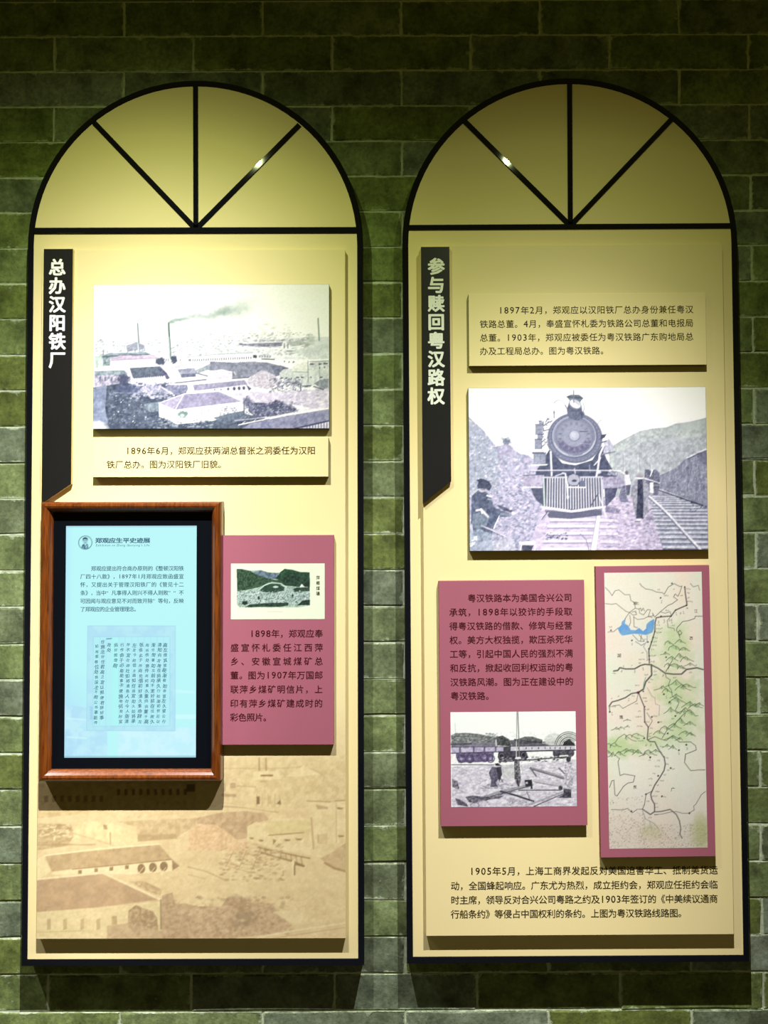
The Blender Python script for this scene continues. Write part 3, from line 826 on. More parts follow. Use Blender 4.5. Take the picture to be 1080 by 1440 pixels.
def art_train():
    A = Art(658, 545, 336, 230, k=1.35, bg=(254, 254, 253), seed=8)
    a, b, c, d = crop(655, 540, 6), crop(825, 540, 6), crop(655, 655, 6), crop(825, 655, 6)
    G1, G2, G3, DK = (178, 180, 200), (146, 150, 172), (116, 122, 146), (84, 90, 114)
    # hills at right
    A.poly([(855, 631), (880, 617), (900, 607), (915, 604), (938, 602), (950, 597), (972, 594), (985, 591), (996, 588), (996, 720), (860, 700)], (196, 204, 204), 1, (182, 190, 194), (14, 7), 3)
    A.poly([(862, 640), (900, 622), (996, 615), (996, 700), (870, 690)], (176, 182, 192), .55, (204, 206, 214), (3, 8), 4, .35, .7)
    A.speck(860, 996, 620, 690, 500, [(200, 202, 212), (162, 168, 182), (214, 216, 222)], (.5, 1.6), .6, .4)
    for x, y0_, y1_ in ((878, 640, 668), (897, 640, 664), (916, 655, 668)): A.line([(x, y0_), (x, y1_)], 1.1, (230, 228, 236), .8)
    # bank at left
    bank = [(658, 585), (664, 591), (672, 598), (680, 606), (688, 617), (697, 627), (706, 626), (716, 626), (722, 632), (730, 638), (742, 640), (750, 647), (758, 652), (790, 700), (800, 776), (658, 776)]
    A.poly(bank, (206, 200, 222), 1, (168, 172, 196), 3.2, 5, .35, .65, 4)
    A.poly([(658, 585), (688, 617), (700, 640), (700, 690), (658, 690)], (150, 162, 180), .5, (196, 204, 214), 2.2, 6, .35, .6, 4)
    ins = lambda x, y: y > 587 + (x - 658) * .78
    A.speck(658, 760, 590, 700, 900, [(226, 222, 238), (150, 156, 182), (190, 190, 212), (240, 238, 248)], (.4, 1.4), 1.3, .55, ins)
    A.speck(690, 800, 690, 775, 800, [(236, 230, 244), (150, 150, 178), (120, 122, 150), (206, 200, 222)], (.4, 1.3), 1.7, .55)
    A.blob(711, 621, 6, 6, (128, 138, 160), .9, .5, .7, 2.5, 3); A.blob(712, 633, 9, 8, (186, 180, 206), .6, .8, .5, 3, 4)
    for i in range(26): A.line([(700 + (i * 37) % 60, 670 + (i * 23) % 80), (706 + (i * 37) % 60, 673 + (i * 23) % 80)], 1.1, G3, .6)
    # ground of the yard
    A.poly([(760, 716), (850, 700), (900, 700), (912, 700), (930, 776), (740, 776)], (222, 212, 232), 1, (196, 188, 212), (6, 2.5), 7)
    A.speck(845, 925, 700, 775, 700, [(234, 226, 242), (176, 170, 196), (206, 198, 222), (150, 148, 176)], (.4, 1.5), 2, .5)
    for y, x0, x1 in ((730, 772, 836), (739, 768, 838), (749, 766, 834), (760, 762, 832), (771, 760, 830)):
        A.poly([(x0, y), (x1, y + .5), (x1, y + 4), (x0, y + 3.5)], (240, 232, 246), .9); A.line([(x0, y + 5), (x1, y + 5)], 1.3, (140, 138, 166), .75)
        A.poly([(842, y + 1), (866, y + 2), (868, y + 5), (842, y + 5)], (236, 228, 242), .8); A.line([(842, y + 6), (866, y + 6)], 1.1, (150, 146, 174), .6)
    A.line([(814, 752), (822, 760), (826, 775)], 1.1, G3, .8); A.speck(760, 796, 750, 760, 60, [DK, G2], (.4, 1.1), 1.6, .7)
    A.poly([(839, 722), (843, 722), (836, 776), (828, 776)], (250, 246, 252), 1); A.line([(838.5, 722), (828, 776)], .9, G2, .8)
    # locomotive: running gear and lower body
    A.poly([(752, 664), (758, 655), (772, 632), (790, 652), (808, 655), (832, 648), (846, 628), (852, 645), (862, 664), (868, 672), (868, 676), (752, 676)], (104, 110, 134), 1, (84, 90, 114), 4, 8)
    # cylinder, pumps and boxes on the left flank
    for q in ((752, 597, 764, 611), (757, 592, 763.5, 598), (755, 611, 762, 618), (751, 618, 761, 631.5)):
        A.poly([(q[0], q[1]), (q[2], q[1]), (q[2], q[3]), (q[0], q[3])], (142, 148, 168), 1, (164, 168, 186), 2, 9); A.line([(q[0], q[1]), (q[2], q[1])], 1.1, DK); A.line([(q[2], q[1]), (q[2], q[3])], .9, DK, .8)
        A.line([(q[0], q[3]), (q[2], q[3])], .9, G3)
    A.poly([(747, 636), (767, 636), (767, 639), (747, 639)], (112, 118, 140)); A.poly([(749, 639), (767, 639), (766, 653), (749, 652)], (140, 146, 166), 1, (168, 172, 190), 2, 10)
    for x in (753, 757, 761): A.line([(x, 640), (x, 652)], .8, G1, .8)
    A.line([(746, 655), (768, 654)], 1.6, W_); A.line([(752, 633), (766, 634)], 1.4, W_, .9)
    for p in ([(763, 600), (771, 594), (776, 592)], [(764, 606), (772, 604)], [(761, 622), (770, 615), (774, 620)], [(760, 630), (768, 622), (772, 632)], [(766, 596), (770, 588)], [(779, 578), (779, 588)]):
        A.line(p, 1.5, G3, .95)
    A.speck(762, 774, 592, 638, 70, [G3, W_, G1], (.5, 1.2), 1, .8); A.blob(771, 589.5, 1.6, 1.3, G3, .9); A.blob(779, 580, 1.4, 1.8, G3, .9)
    # boiler front
    A.blob(808, 616.5, 39, 35.6, (112, 118, 142), 1, .05); A.blob(808, 616.2, 37, 33.8, (138, 143, 165), 1, .06)
    w = A._win(768, 848, 580, 653); sl, X, Y = w
    r_ = np.sqrt(((X - 808) / 37) ** 2 + ((Y - 616) / 34) ** 2); n_ = A.noise(X, Y, 2.5, 3, 17)
    A._mix(sl, ((r_ < 1) & (r_ > .8)) * np.clip((n_ - .3) * 2, 0, 1), (118, 122, 146), .7)
    A.ring(807, 614, 30.5, 28.5, 1.4, (190, 193, 210), .8); A.ring(807, 614, 32.5, 30.3, .9, DK, .6)
    A.ring(807, 614, 29.5, 27.5, 2.8, (172, 176, 196), .6, 95, 265); A.ring(807, 614, 29.8, 27.8, 2.4, (200, 202, 218), .8, 200, 250); A.ring(807, 614, 29.8, 27.8, 2.2, (196, 198, 214), .8, 295, 345)
    A.blob(807, 614, 24.5, 23, (152, 156, 176), 1, .08)
    A.poly([(783, 620), (831, 620), (827, 631), (818, 636), (807, 638), (796, 636), (787, 631)], (108, 106, 138), .75, (134, 132, 160), 2, 18)
    for i in range(32):
        t = 2 * math.pi * i / 32
        x, y = 807 + 20.5 * math.cos(t), 614 + 18.6 * math.sin(t)
        A.line([(x - 1.7 * math.cos(t), y - 1.7 * math.sin(t)), (x + 1.7 * math.cos(t), y + 1.7 * math.sin(t))], 1.2, (86, 92, 116) if i % 2 else (180, 182, 200), .6 if math.sin(t) > -.2 else .4)
    A.blob(807, 613.5, 16.5, 15.2, (160, 164, 184), 1, .12); A.blob(807.5, 613.4, 8.2, 8.2, (132, 136, 158), 1, .1); A.blob(807.3, 613, 7, 7, (188, 191, 208), 1, .25); A.blob(806, 611.5, 3.5, 3.3, (206, 208, 222), .9, .8)
    A.line([(815, 607), (826, 607.5)], 1.2, DK, .9); A.line([(814, 624), (830, 625)], 1, (176, 180, 198), .8)
    for i in range(40):
        t = 2 * math.pi * i / 40; A.blob(808 + 35 * math.cos(t), 616.3 + 32 * math.sin(t), .7, .7, (176, 180, 198), .7)
    # headlamp
    A.poly([(800, 566), (818, 570), (820, 588), (812, 592), (800, 588), (797, 577)], (98, 106, 128), 1, (126, 132, 152), 2, 19)
    A.poly([(796.5, 557.5), (803, 554.8), (815, 555), (821, 560), (817, 564), (815, 569), (801, 563)], (104, 116, 130), 1, (124, 136, 148), 3, 20)
    A.line([(797, 557.5), (820, 560)], .9, (70, 80, 96))
    w = A._win(798, 820, 556, 580); sl, X, Y = w
    u, v = (X - 809) * .88 + (Y - 568) * .47, -(X - 809) * .47 + (Y - 568) * .88
    e_ = (u / 9.2) ** 2 + (v / 6.6) ** 2; A._mix(sl, (e_ < 1) * 1., (150, 158, 176), 1); e_ = (u / 8) ** 2 + (v / 5.2) ** 2; A._mix(sl, (e_ < 1) * 1., (244, 245, 248), 1)
    A._mix(sl, ((e_ < .8) & (v < -1 + u * .2)) * 1., (176, 182, 198), .7)
    A.line([(807, 549), (807, 566)], 1.5, (128, 134, 156)); A.line([(820, 566), (822, 574), (820, 580)], 1, G2)
    A.ring(786, 575, 9.5, 12.5, 1.2, (160, 166, 184), .9, 20, 140); A.line([(795, 570), (798, 576)], 1.6, G3)
    A.blob(819, 582, 3.2, 3, DK, .8); A.blob(800, 580, 2.6, 3, G3, .8)
    # right flank
    A.line([(841, 596), (845, 591), (848, 600), (849, 607)], 1, (176, 172, 184), .9)
    A.poly([(845, 612), (853, 611), (850, 616), (844, 619)], DK); A.poly([(849, 622), (856, 617), (863, 628), (862, 634), (848, 640)], (206, 206, 220), .9, (176, 178, 198), 2, 21)
    A.line([(846, 640), (865, 636)], 2, (140, 146, 166)); A.line([(846, 623), (852, 621)], 1.5, DK)
    A.line([(849, 627), (843, 640), (840, 660), (838, 670), (832, 682)], 2.8, (226, 226, 236)); A.line([(850, 629), (845, 640), (842, 660)], .9, DK, .7); A.line([(835, 655), (844, 645)], 1.8, W_, .8)
    A.line([(773.5, 636), (774.5, 669)], 2.8, (232, 232, 240)); A.line([(772, 637), (773, 669)], .8, DK, .6); A.line([(828, 655), (829, 665)], 1.2, G1, .8)
    # handrail and buffer beam
    A.line([(743, 662), (800, 662), (873, 663)], 1.3, (226, 226, 236)); A.line([(743, 663.5), (873, 664.5)], .8, G3, .7)
    A.line([(744, 662), (744, 668)], 1, G2); A.line([(807, 660), (808, 667)], 1.4, (214, 214, 226)); A.line([(857, 662), (872, 664), (880, 670)], 1.6, (236, 234, 242))
    A.blob(841, 665, 3.5, 2.4, (230, 228, 238), .9); A.poly([(855, 663), (868, 665), (868, 670), (853, 669)], (214, 214, 228), .8, G3, 2, 22)
    A.poly([(734, 669), (764, 668), (764, 686), (734, 685)], (198, 192, 214), 1, (170, 166, 190), 3, 23); A.line([(734, 669), (764, 668)], 1, DK, .8); A.line([(734, 685.5), (766, 686)], 1.1, W_, .9)
    A.poly([(846, 672), (877, 671), (877, 688), (846, 689)], (188, 184, 206), 1, (166, 162, 186), 3, 24); A.line([(846, 688.5), (877, 687.5)], 1, G3)
    A.poly([(745, 687), (764, 687), (763, 712), (754, 706), (748, 697)], (92, 98, 122), 1, (112, 116, 140), 3, 25)
    A.poly([(849, 688), (867, 688), (864, 700), (856, 708), (850, 716)], (92, 94, 122), 1, (112, 114, 140), 3, 26); A.poly([(850, 712), (872, 718), (868, 724), (850, 722)], (130, 128, 154), .8, (170, 166, 190), 2, 27)
    # pilot with its upright bars
    A.poly([(762, 671), (846, 671), (849, 714), (836, 718), (802, 721), (775, 718), (761, 714)], (88, 94, 116))
    A.poly([(764, 719), (802, 722), (845, 718), (845, 726), (800, 731), (770, 729)], (108, 112, 134), .95)
    for i in range(22):
        x = 768.5 + i * 3.62; A.line([(x, 673), (x + .12 * (i - 11), 716.5)], 1.55, (222, 222, 232)); A.line([(x + 1.1, 673), (x + 1.1 + .12 * (i - 11), 716.5)], .5, (140, 144, 164), .8)
    A.line([(762, 672), (846, 672)], 2.2, (206, 206, 220)); A.line([(761, 714), (802, 720), (849, 714)], 3.2, (232, 230, 240)); A.line([(765, 718), (802, 723), (845, 717)], .9, DK, .8)
    A.line([(763, 672), (764, 714)], 2.4, (200, 212, 210)); A.line([(846, 676), (847, 714)], 2.2, (204, 204, 218))
    A.blob(805.5, 676, 9.6, 9, DK, 1, .1); A.blob(805.5, 675.8, 8.6, 8, (180, 182, 198), 1, .12, .1, 2, 3); A.blob(806.5, 677, 3.6, 1.8, (74, 78, 100), .9, .3)
    A.poly([(814, 677), (822, 677), (822, 687), (814, 686)], (116, 120, 144), .9); A.line([(796, 686), (822, 686.5)], 1.8, W_, .9)
    A.line([(790, 666), (794, 667), (796, 680), (797, 700)], 2, (232, 232, 240)); A.line([(780, 670), (792, 666)], 1.6, (206, 206, 220)); A.blob(797, 700, 1.8, 3, (240, 240, 246), .9)
    A.line([(841, 697), (851, 729)], 1.4, (236, 234, 242)); A.line([(830, 712), (840, 695)], 1.4, DK, .8); A.line([(761, 732), (769, 722)], 2.2, (190, 186, 206)); A.line([(760, 731), (768, 721)], .9, DK)
    # second track at right, its bank and rails
    A.poly([(912, 700), (925, 690), (996, 716), (996, 776), (930, 776)], (176, 178, 196), 1, (156, 160, 180), 4, 28)
    for i in range(17):
        y = 700 + i * 2.2 + i * i * .17
        t = (y - 700) / 75; xl = 912 + t * 22 - 2; xr = min(996, 938 + (y - 694) * 2.55)
        if y > 775: break
        A.line([(xl, y), (xr, y + .4)], 1.2 + t * 1.9, (214, 216, 226), .95); A.line([(xl, y + 1.3 + t * 1.6), (xr, y + 1.7 + t * 1.6)], .9 + t * 1.2, (112, 118, 140), .75)
    A.speck(905, 935, 700, 775, 160, [(190, 186, 206), (140, 140, 164)], (.5, 1.3), 1.6, .5)
    A.line([(911, 699), (926, 713), (940, 727), (960, 750), (984, 778)], 4.6, (112, 116, 140)); A.line([(911, 698.5), (927, 713), (941, 727), (961, 750), (984, 776)], 3, (232, 232, 240))
    A.line([(925, 690), (955, 701), (996, 716)], 3, (84, 88, 110)); A.line([(924, 688.7), (955, 699.6), (996, 714)], 1.4, (216, 216, 228)); A.speck(970, 996, 708, 722, 40, [DK, G1], (.5, 1.2), 1.4, .7)
    A.poly([(904, 675), (930, 669), (950, 660), (966, 645), (996, 634), (996, 715), (956, 700), (924, 688)], (166, 168, 186), 1, (136, 140, 160), (2, 6), 29, .35, .65, 4)
    A.speck(925, 996, 650, 706, 560, [(196, 198, 212), (130, 134, 156), (110, 114, 136), (206, 208, 218)], (.4, 1.2), .6, .5, lambda x, y: y > 676 - (x - 925) * .5 and y < 686 + (x - 925) * .4)
    A.line([(966, 645.5), (980, 639), (996, 632)], 2, (226, 228, 234)); A.line([(967, 647), (996, 634.5)], 1, DK, .8)
    A.poly([(978, 640), (996, 634), (996, 660), (986, 652)], (112, 114, 136), .6, (150, 152, 172), 2, 30)
    # people by the track
    A.poly([(873, 686), (878, 684), (880, 700), (884, 708), (872, 708), (869, 700)], (112, 114, 140), .95, (150, 150, 174), 1.5, 31)
    A.blob(880.5, 666, 2.4, 2.8, (132, 128, 140), 1, .3); A.poly([(877, 670), (884, 669), (887, 683), (879, 685)], (232, 230, 240)); A.poly([(879, 684), (886, 683), (884, 698), (880, 698)], (110, 110, 136))
    A.poly([(906, 662), (912, 661), (916, 665), (918, 676), (914, 695), (908, 695), (906, 680)], (96, 98, 120), 1, (140, 142, 162), 1.6, 32)
    A.poly([(915, 664), (922, 661), (927, 667), (927, 682), (924, 698), (918, 698), (917, 682)], (104, 106, 128), 1, (146, 148, 168), 1.6, 33); A.poly([(913, 680), (918, 680), (918, 695), (913, 694)], (236, 236, 242))
    A.line([(914, 671), (917, 663)], 1.6, W_)
    A.poly([(890, 678), (897, 675), (906, 676), (911, 684), (914, 697), (909, 701), (911, 722), (905, 728), (892, 727), (888, 705), (886, 699), (887, 690)], (184, 184, 196), 1, (150, 152, 168), 2, 34)
    A.poly([(896, 676), (903, 675), (904, 700), (903, 731), (893, 731), (895, 705)], (72, 76, 98), 1, (92, 94, 116), 2, 35)
    A.blob(899.5, 671, 4, 3.6, (150, 146, 156), 1, .3); A.blob(899.5, 669, 4.6, 2.6, (176, 172, 180), 1, .3); A.line([(893, 673.5), (908, 674.5)], 1.7, (246, 246, 248)); A.line([(904, 674), (915, 677), (927, 681)], 1.5, (226, 226, 236)); A.line([(904, 675.2), (927, 682.2)], .7, DK, .8)
    A.blob(895.5, 733.5, 3.4, 1.8, (226, 222, 232), 1, .4); A.line([(892, 735), (899, 735)], 1, DK); A.blob(902, 730, 2, 1.5, DK, .9); A.blob(912, 731, 6, 3.5, (136, 132, 156), .7, .7, .5, 2, 6)
    # seated figure at the left
    A.poly([(661, 700), (668, 690), (678, 689), (688, 698), (692, 712), (700, 718), (714, 722), (716, 727), (700, 728), (693, 738), (688, 760), (664, 764), (660, 735)], (118, 128, 152), 1, (96, 104, 130), 2.6, 36, .35, .6)
    A.poly([(668, 692), (682, 692), (688, 712), (676, 716), (668, 706)], (90, 98, 122), .85, (116, 124, 146), 2, 37)
    A.poly([(696, 711), (704, 712), (718, 718), (719, 721), (706, 719)], (104, 108, 132)); A.line([(703, 723), (716, 725)], 3.6, (150, 156, 174)); A.blob(720, 722, 3.2, 2.2, (220, 214, 228), 1, .4); A.blob(716, 716.5, 2.2, 1.4, (226, 220, 232), .9)
    A.poly([(663, 724), (676, 719), (686, 728), (682, 740), (668, 745), (661, 738)], (128, 142, 160), .9, (150, 160, 178), 3, 38); A.line([(668, 718), (675, 717), (684, 727)], 3, (226, 224, 232)); A.line([(674, 716), (676, 722)], 2, W_)
    A.line([(662, 695), (668, 690)], 3, (206, 212, 214), .9); A.line([(661, 738), (662, 750)], 2, (222, 224, 230), .8)
    A.blob(676.5, 688, 5.2, 4.6, (206, 204, 214), 1, .3); A.poly([(669, 683), (672, 676), (677, 673), (686, 677), (690, 684), (686, 691), (682, 688), (670, 687)], (86, 92, 114)); A.poly([(668, 675), (676, 673), (680, 678), (672, 679)], (78, 84, 106))
    A.line([(674, 688.5), (680, 689)], .9, DK, .8); A.line([(683, 697), (689, 699)], 1.8, W_, .9); A.line([(684, 702), (692, 704)], 1.4, G1)
    A.line([(675, 740), (690, 746), (706, 754), (720, 760)], 2, (210, 206, 222)); A.line([(676, 742), (706, 756)], .9, DK, .8); A.line([(700, 726), (692, 744)], 1.3, W_, .9)
    A.poly([(690, 762), (705, 759), (722, 762), (722, 776), (688, 776)], (208, 208, 222), .95, (184, 186, 204), 3, 39)
    A.poly([(727, 763), (751, 762), (750, 767), (729, 767)], W_); A.poly([(731, 768), (748, 768), (745, 775), (732, 775)], (92, 96, 118)); A.line([(751, 768), (749, 776)], 1.4, W_); A.line([(731, 768), (729, 775)], 1.2, W_)
    A.poly([(658, 748), (672, 744), (690, 752), (690, 776), (658, 776)], (156, 170, 190), .6, (190, 198, 212), 3, 40); A.speck(658, 668, 755, 770, 14, [W_], (.8, 1.8), 1, .8)
    A.grain(13, 1.3, 7, lambda X, Y: np.clip((Y - 575) / 30, .1, 1)); A.grain(26, 3.4, 17, lambda X, Y: np.clip((Y - 590) / 20, 0, 1) * ((X < 745) | (X > 850)))
    return A

def art_postcard():
    A = Art(325, 792, 132, 78, k=2.0, bg=(243, 255, 226), seed=3)
    a = crop(320, 785, 7.448)
    D1, D2, L1 = (44, 72, 54), (70, 98, 80), (216, 234, 222)
    A.poly(a((100, 108), (230, 125), (350, 120), (430, 145), (540, 150), (600, 110), (680, 115), (760, 140), (862, 145), (865, 490), (700, 520), (140, 520), (100, 480)), (196, 218, 204), 1, (150, 176, 162), 2, 2)
    A.poly(a((270, 150), (350, 120), (430, 145), (540, 150), (520, 215), (400, 215)), (132, 152, 166), 1, (90, 112, 124), 2.2, 3)
    A.poly(a((96, 108), (150, 108), (240, 128), (300, 165), (400, 200), (500, 225), (620, 225), (640, 290), (440, 250), (330, 300), (190, 330), (105, 340)), D1, 1, (84, 112, 88), 1.8, 4)
    A.poly(a((505, 210), (560, 140), (600, 108), (680, 118), (760, 142), (862, 145), (865, 290), (760, 300), (640, 285), (590, 250)), (66, 104, 80), 1, D1, 2, 5)
    A.poly(a((560, 215), (640, 175), (760, 190), (865, 205), (865, 300), (640, 285)), (36, 56, 46), .9, D2, 2, 6)
    A.poly(a((330, 330), (380, 290), (450, 262), (540, 268), (600, 300), (590, 335), (500, 355), (380, 350)), (40, 66, 56), .95, D2, 1.6, 7)
    A.blob(*a((505, 297))[0], 4, 1.6, L1, .9, .3, .3)
    A.poly(a((690, 320), (720, 305), (862, 300), (865, 340), (700, 350)), (42, 62, 52), .95, D2, 1.5, 8)
    A.line(a((330, 330), (390, 280), (470, 250), (560, 262), (620, 300)), 1.5, L1, .9); A.poly(a((755, 300), (780, 265), (810, 298)), (236, 246, 236))
    A.poly(a((100, 350), (330, 330), (400, 358), (560, 350), (650, 300), (700, 360), (865, 350), (865, 430), (600, 460), (300, 480), (100, 450)), (206, 226, 220), .9, (120, 146, 140), 1.1, 9, .4, .62)
    A.speck(333, 435, 829, 849, 420, [(60, 84, 76), L1, (130, 152, 146), (236, 246, 238)], (.25, .75), 1.5, .8)
    A.poly(a((180, 515), (230, 480), (400, 465), (640, 462), (640, 490), (540, 505), (300, 505)), (34, 52, 44), .95, D2, 2, 10); A.poly(a((730, 490), (790, 440), (868, 430), (868, 485)), (34, 50, 46), .95, D2, 1.5, 11)
    A.blob(*a((182, 465))[0], 4, 2.6, (36, 52, 46), .95, .4, .5, 1.5, 2); A.blob(*a((330, 412))[0], 1.4, 2.4, (40, 58, 52)); A.blob(*a((685, 388))[0], 1.2, 2, (50, 70, 62))
    w = A._win(325, 457, 792, 870); sl, X, Y = w
    x0, x1, y0, y1 = 332.6, 436.4, 798.5, 855
    n_ = (A.noise(X, Y, 3, 2, 5) - .5) * 2.2
    m = np.clip((np.maximum(np.maximum(x0 - X, X - x1), np.maximum(y0 - Y, Y - y1 + 1.5)) + n_ * .6) * 1.2 + .5, 0, 1)
    A._mix(sl, m, (243, 255, 226), 1)
    A.line([(376, 859.4), (398, 859.6)], .9, (206, 214, 200), .8)
    return A

def art_yard():
    A = Art(633, 1000, 178, 134, k=1.7, bg=(244, 250, 244), seed=12)
    a = crop(620, 990, 5.4)
    G1, G2, DK = (166, 166, 178), (112, 112, 124), (52, 52, 62)
    A.poly(a((75, 230), (110, 215), (200, 212), (290, 222), (400, 245), (520, 265), (560, 300), (75, 330)), (140, 146, 142), 1, (104, 110, 110), 2.2, 2)
    A.speck(634, 700, 1030, 1046, 200, [(90, 96, 96), (180, 186, 184)], (.4, 1), 2.2, .6); A.line(a((75, 238), (320, 240)), .8, (90, 96, 96)); A.line(a((105, 140), (108, 215)), .6, G1, .7)
    A.poly(a((420, 245), (470, 235), (520, 265), (540, 320), (420, 310)), (96, 100, 100), .95, (60, 64, 66), 2, 3); A.poly(a((560, 270), (640, 245), (700, 245), (775, 270), (770, 300), (580, 300)), (112, 118, 116), .95, (76, 80, 82), 2, 4)
    A.line(a((560, 265), (680, 285), (880, 292)), 1.6, DK, .9); A.poly(a((530, 270), (600, 270), (720, 295), (880, 300), (880, 318), (540, 318)), (70, 72, 78), .85, G2, 3, 5)
    A.blob(*a((860, 270))[0], 13, 9, (206, 212, 206), .9, .2); A.poly(a((880, 320), (900, 270), (950, 235), (1000, 250), (1025, 300), (1025, 320)), (226, 232, 226))
    for r, col in ((21, (120, 126, 122)), (18.5, (90, 96, 94)), (16, (150, 156, 152)), (13.5, (80, 84, 84)), (11, (130, 134, 132))): A.ring(*a((975, 325))[0], r * .95, r, 1.4, col, .9, 40, 170)
    A.poly(a((925, 320), (940, 285), (980, 265), (1020, 300), (1025, 320)), (48, 52, 52), .95)
    A.poly(a((75, 290), (430, 285), (430, 318), (75, 320)), (140, 138, 150), .9, G2, (6, 2), 6); A.line(a((75, 300), (240, 296)), 2.2, (86, 84, 98)); A.line(a((240, 280), (242, 350)), 2.4, (130, 128, 146)); A.line(a((418, 270), (420, 330)), 1.8, (206, 204, 214))
    # flat cars
    A.poly(a((75, 322), (475, 320), (475, 358), (75, 368)), (198, 194, 212), 1, (176, 170, 196), 3, 7); A.line(a((75, 321), (475, 319)), 1, DK, .8); A.line(a((75, 368), (475, 358)), 1.4, (70, 66, 88))
    for x in (135, 240, 322, 408): A.poly(a((x, 322), (x + 14, 322), (x + 12, 362), (x, 362)), (96, 90, 116), .9)
    A.poly(a((530, 318), (1025, 316), (1025, 350), (530, 358)), (206, 206, 214), 1); A.line(a((530, 318), (1025, 315)), 1, DK, .9); A.line(a((530, 358), (1025, 350)), 1.8, (44, 44, 54))
    for x in (585, 645, 690, 740, 790, 830, 868, 905, 945, 985): A.poly(a((x, 326), (x + 7, 326), (x + 7, 342), (x, 342)), (60, 60, 70), .9)
    A.poly(a((110, 372), (400, 362), (395, 430), (330, 435), (130, 440), (110, 400)), (122, 114, 146), .95, (86, 78, 108), 2, 8)
    for x, y in ((150, 410), (215, 412), (330, 405), (375, 410)): A.ring(*a((x, y))[0], 5.4, 5.4, 1.4, (80, 72, 104), .9); A.blob(*a((x, y))[0], 2, 2, (186, 182, 204), .8)
    A.poly(a((435, 362), (640, 350), (665, 400), (640, 425), (440, 425), (430, 400)), (54, 52, 64), .97, (86, 84, 96), 2, 9); A.poly(a((475, 320), (530, 318), (530, 360), (475, 365)), (64, 64, 72), .95)
    for x, y in ((460, 392), (630, 385), (880, 378), (990, 372)): A.blob(*a((x, y))[0], 5, 5.2, (44, 42, 52), .95, .15); A.ring(*a((x, y))[0], 3.4, 3.6, .9, (150, 146, 158), .8)
    A.poly(a((850, 352), (1015, 350), (1010, 385), (860, 392)), (58, 58, 68), .9, (110, 108, 118), 2, 10); A.poly(a((660, 385), (850, 378), (850, 400), (670, 415)), (240, 242, 240), .9)
    A.line(a((440, 432), (640, 425), (960, 402)), 2, (64, 64, 72), .9); A.speck(702, 800, 1064, 1072, 120, [(60, 60, 68), (190, 190, 196)], (.4, 1), 2.2, .7); A.line(a((75, 455), (400, 458)), 1.6, (104, 98, 122), .8)
    # ground
    A.poly(a((75, 470), (450, 462), (1030, 420), (1035, 780), (75, 780)), (226, 224, 230), .95, (196, 194, 206), (5, 2), 11)
    A.speck(634, 810, 1076, 1132, 700, [(206, 204, 214), (240, 240, 244), (160, 158, 172), (190, 188, 200)], (.4, 1.3), 2, .5)
    A.poly(a((450, 470), (560, 470), (560, 560), (470, 560)), (206, 212, 206), .5, (170, 176, 172), 1.5, 12)
    # rope, hook and men
    A.line(a((580, 58), (574, 400)), 1.1, (150, 154, 150)); A.line(a((588, 58), (596, 400)), 1.5, (128, 132, 128)); A.line(a((574, 280), (572, 400)), 1, (200, 204, 200))
    A.poly(a((555, 430), (600, 425), (612, 480), (602, 520), (606, 570), (590, 640), (570, 600), (555, 560)), (150, 150, 154), .97, (70, 70, 78), 1.6, 13); A.poly(a((568, 400), (605, 400), (612, 415), (560, 415)), (236, 236, 238)); A.line(a((575, 560), (588, 632)), 1.6, (54, 54, 62)); A.line(a((600, 440), (608, 520)), 1.6, W_, .9)
    A.poly(a((360, 520), (385, 470), (430, 478), (440, 560), (415, 590), (425, 625), (370, 628), (378, 575)), (122, 120, 138), 1, (80, 78, 96), 1.6, 14); A.poly(a((418, 478), (455, 470), (462, 530), (440, 590), (425, 540)), (64, 62, 74), .95); A.poly(a((405, 450), (430, 445), (462, 466), (415, 465)), (50, 48, 56)); A.line(a((440, 545), (468, 590)), 1.1, DK, .8); A.line(a((400, 590), (428, 628)), 1.3, DK, .8)
    A.speck(676, 720, 1102, 1108, 30, [G2], (.4, 1), 3, .5)
    A.poly(a((945, 440), (1000, 440), (1010, 530), (1000, 640), (985, 690), (940, 690), (935, 560)), (226, 224, 230), .97, (160, 158, 170), 2, 15); A.blob(*a((972, 420))[0], 3.2, 4, (60, 58, 68), .95, .3); A.poly(a((955, 400), (992, 402), (990, 420), (960, 418)), (70, 68, 78)); A.line(a((900, 488), (938, 528)), 1.8, (96, 92, 104))
    A.poly(a((930, 640), (990, 650), (990, 715), (880, 712), (930, 690)), (96, 94, 106), .9, (52, 50, 60), 2, 16)
    # timbers
    A.line(a((560, 480), (560, 480)), 1, DK)
    A.line(a((682, 486), (800, 520), (930, 562)), 4, (150, 150, 156)); A.line(a((685, 492), (930, 568)), 1, (70, 70, 78), .9); A.line(a((682, 486), (722, 545)), 2.2, (110, 110, 118))
    A.line(a((710, 580), (800, 600), (920, 615)), 5, (198, 196, 202)); A.line(a((710, 592), (915, 628)), 1, G2, .8); A.blob(*a((908, 638))[0], 3, 3.4, (60, 58, 68), .9)
    A.line(a((330, 702), (450, 665), (600, 632), (690, 612)), 4.4, (160, 160, 166)); A.line(a((330, 710), (600, 640), (690, 618)), 1.1, (70, 68, 78), .9); A.poly(a((632, 575), (690, 572), (695, 645), (680, 645), (678, 620), (640, 625)), (50, 50, 60)); A.poly(a((642, 590), (658, 590), (658, 605), (642, 605)), W_, .7)
    A.line(a((450, 660), (560, 690), (700, 738)), 2.6, (62, 60, 72)); A.line(a((590, 655), (900, 656)), 2.4, (104, 102, 112)); A.line(a((590, 660), (900, 662)), 1, W_, .8); A.line(a((650, 665), (670, 715)), 2, (150, 148, 158)); A.line(a((430, 690), (560, 660)), 1.2, G2)
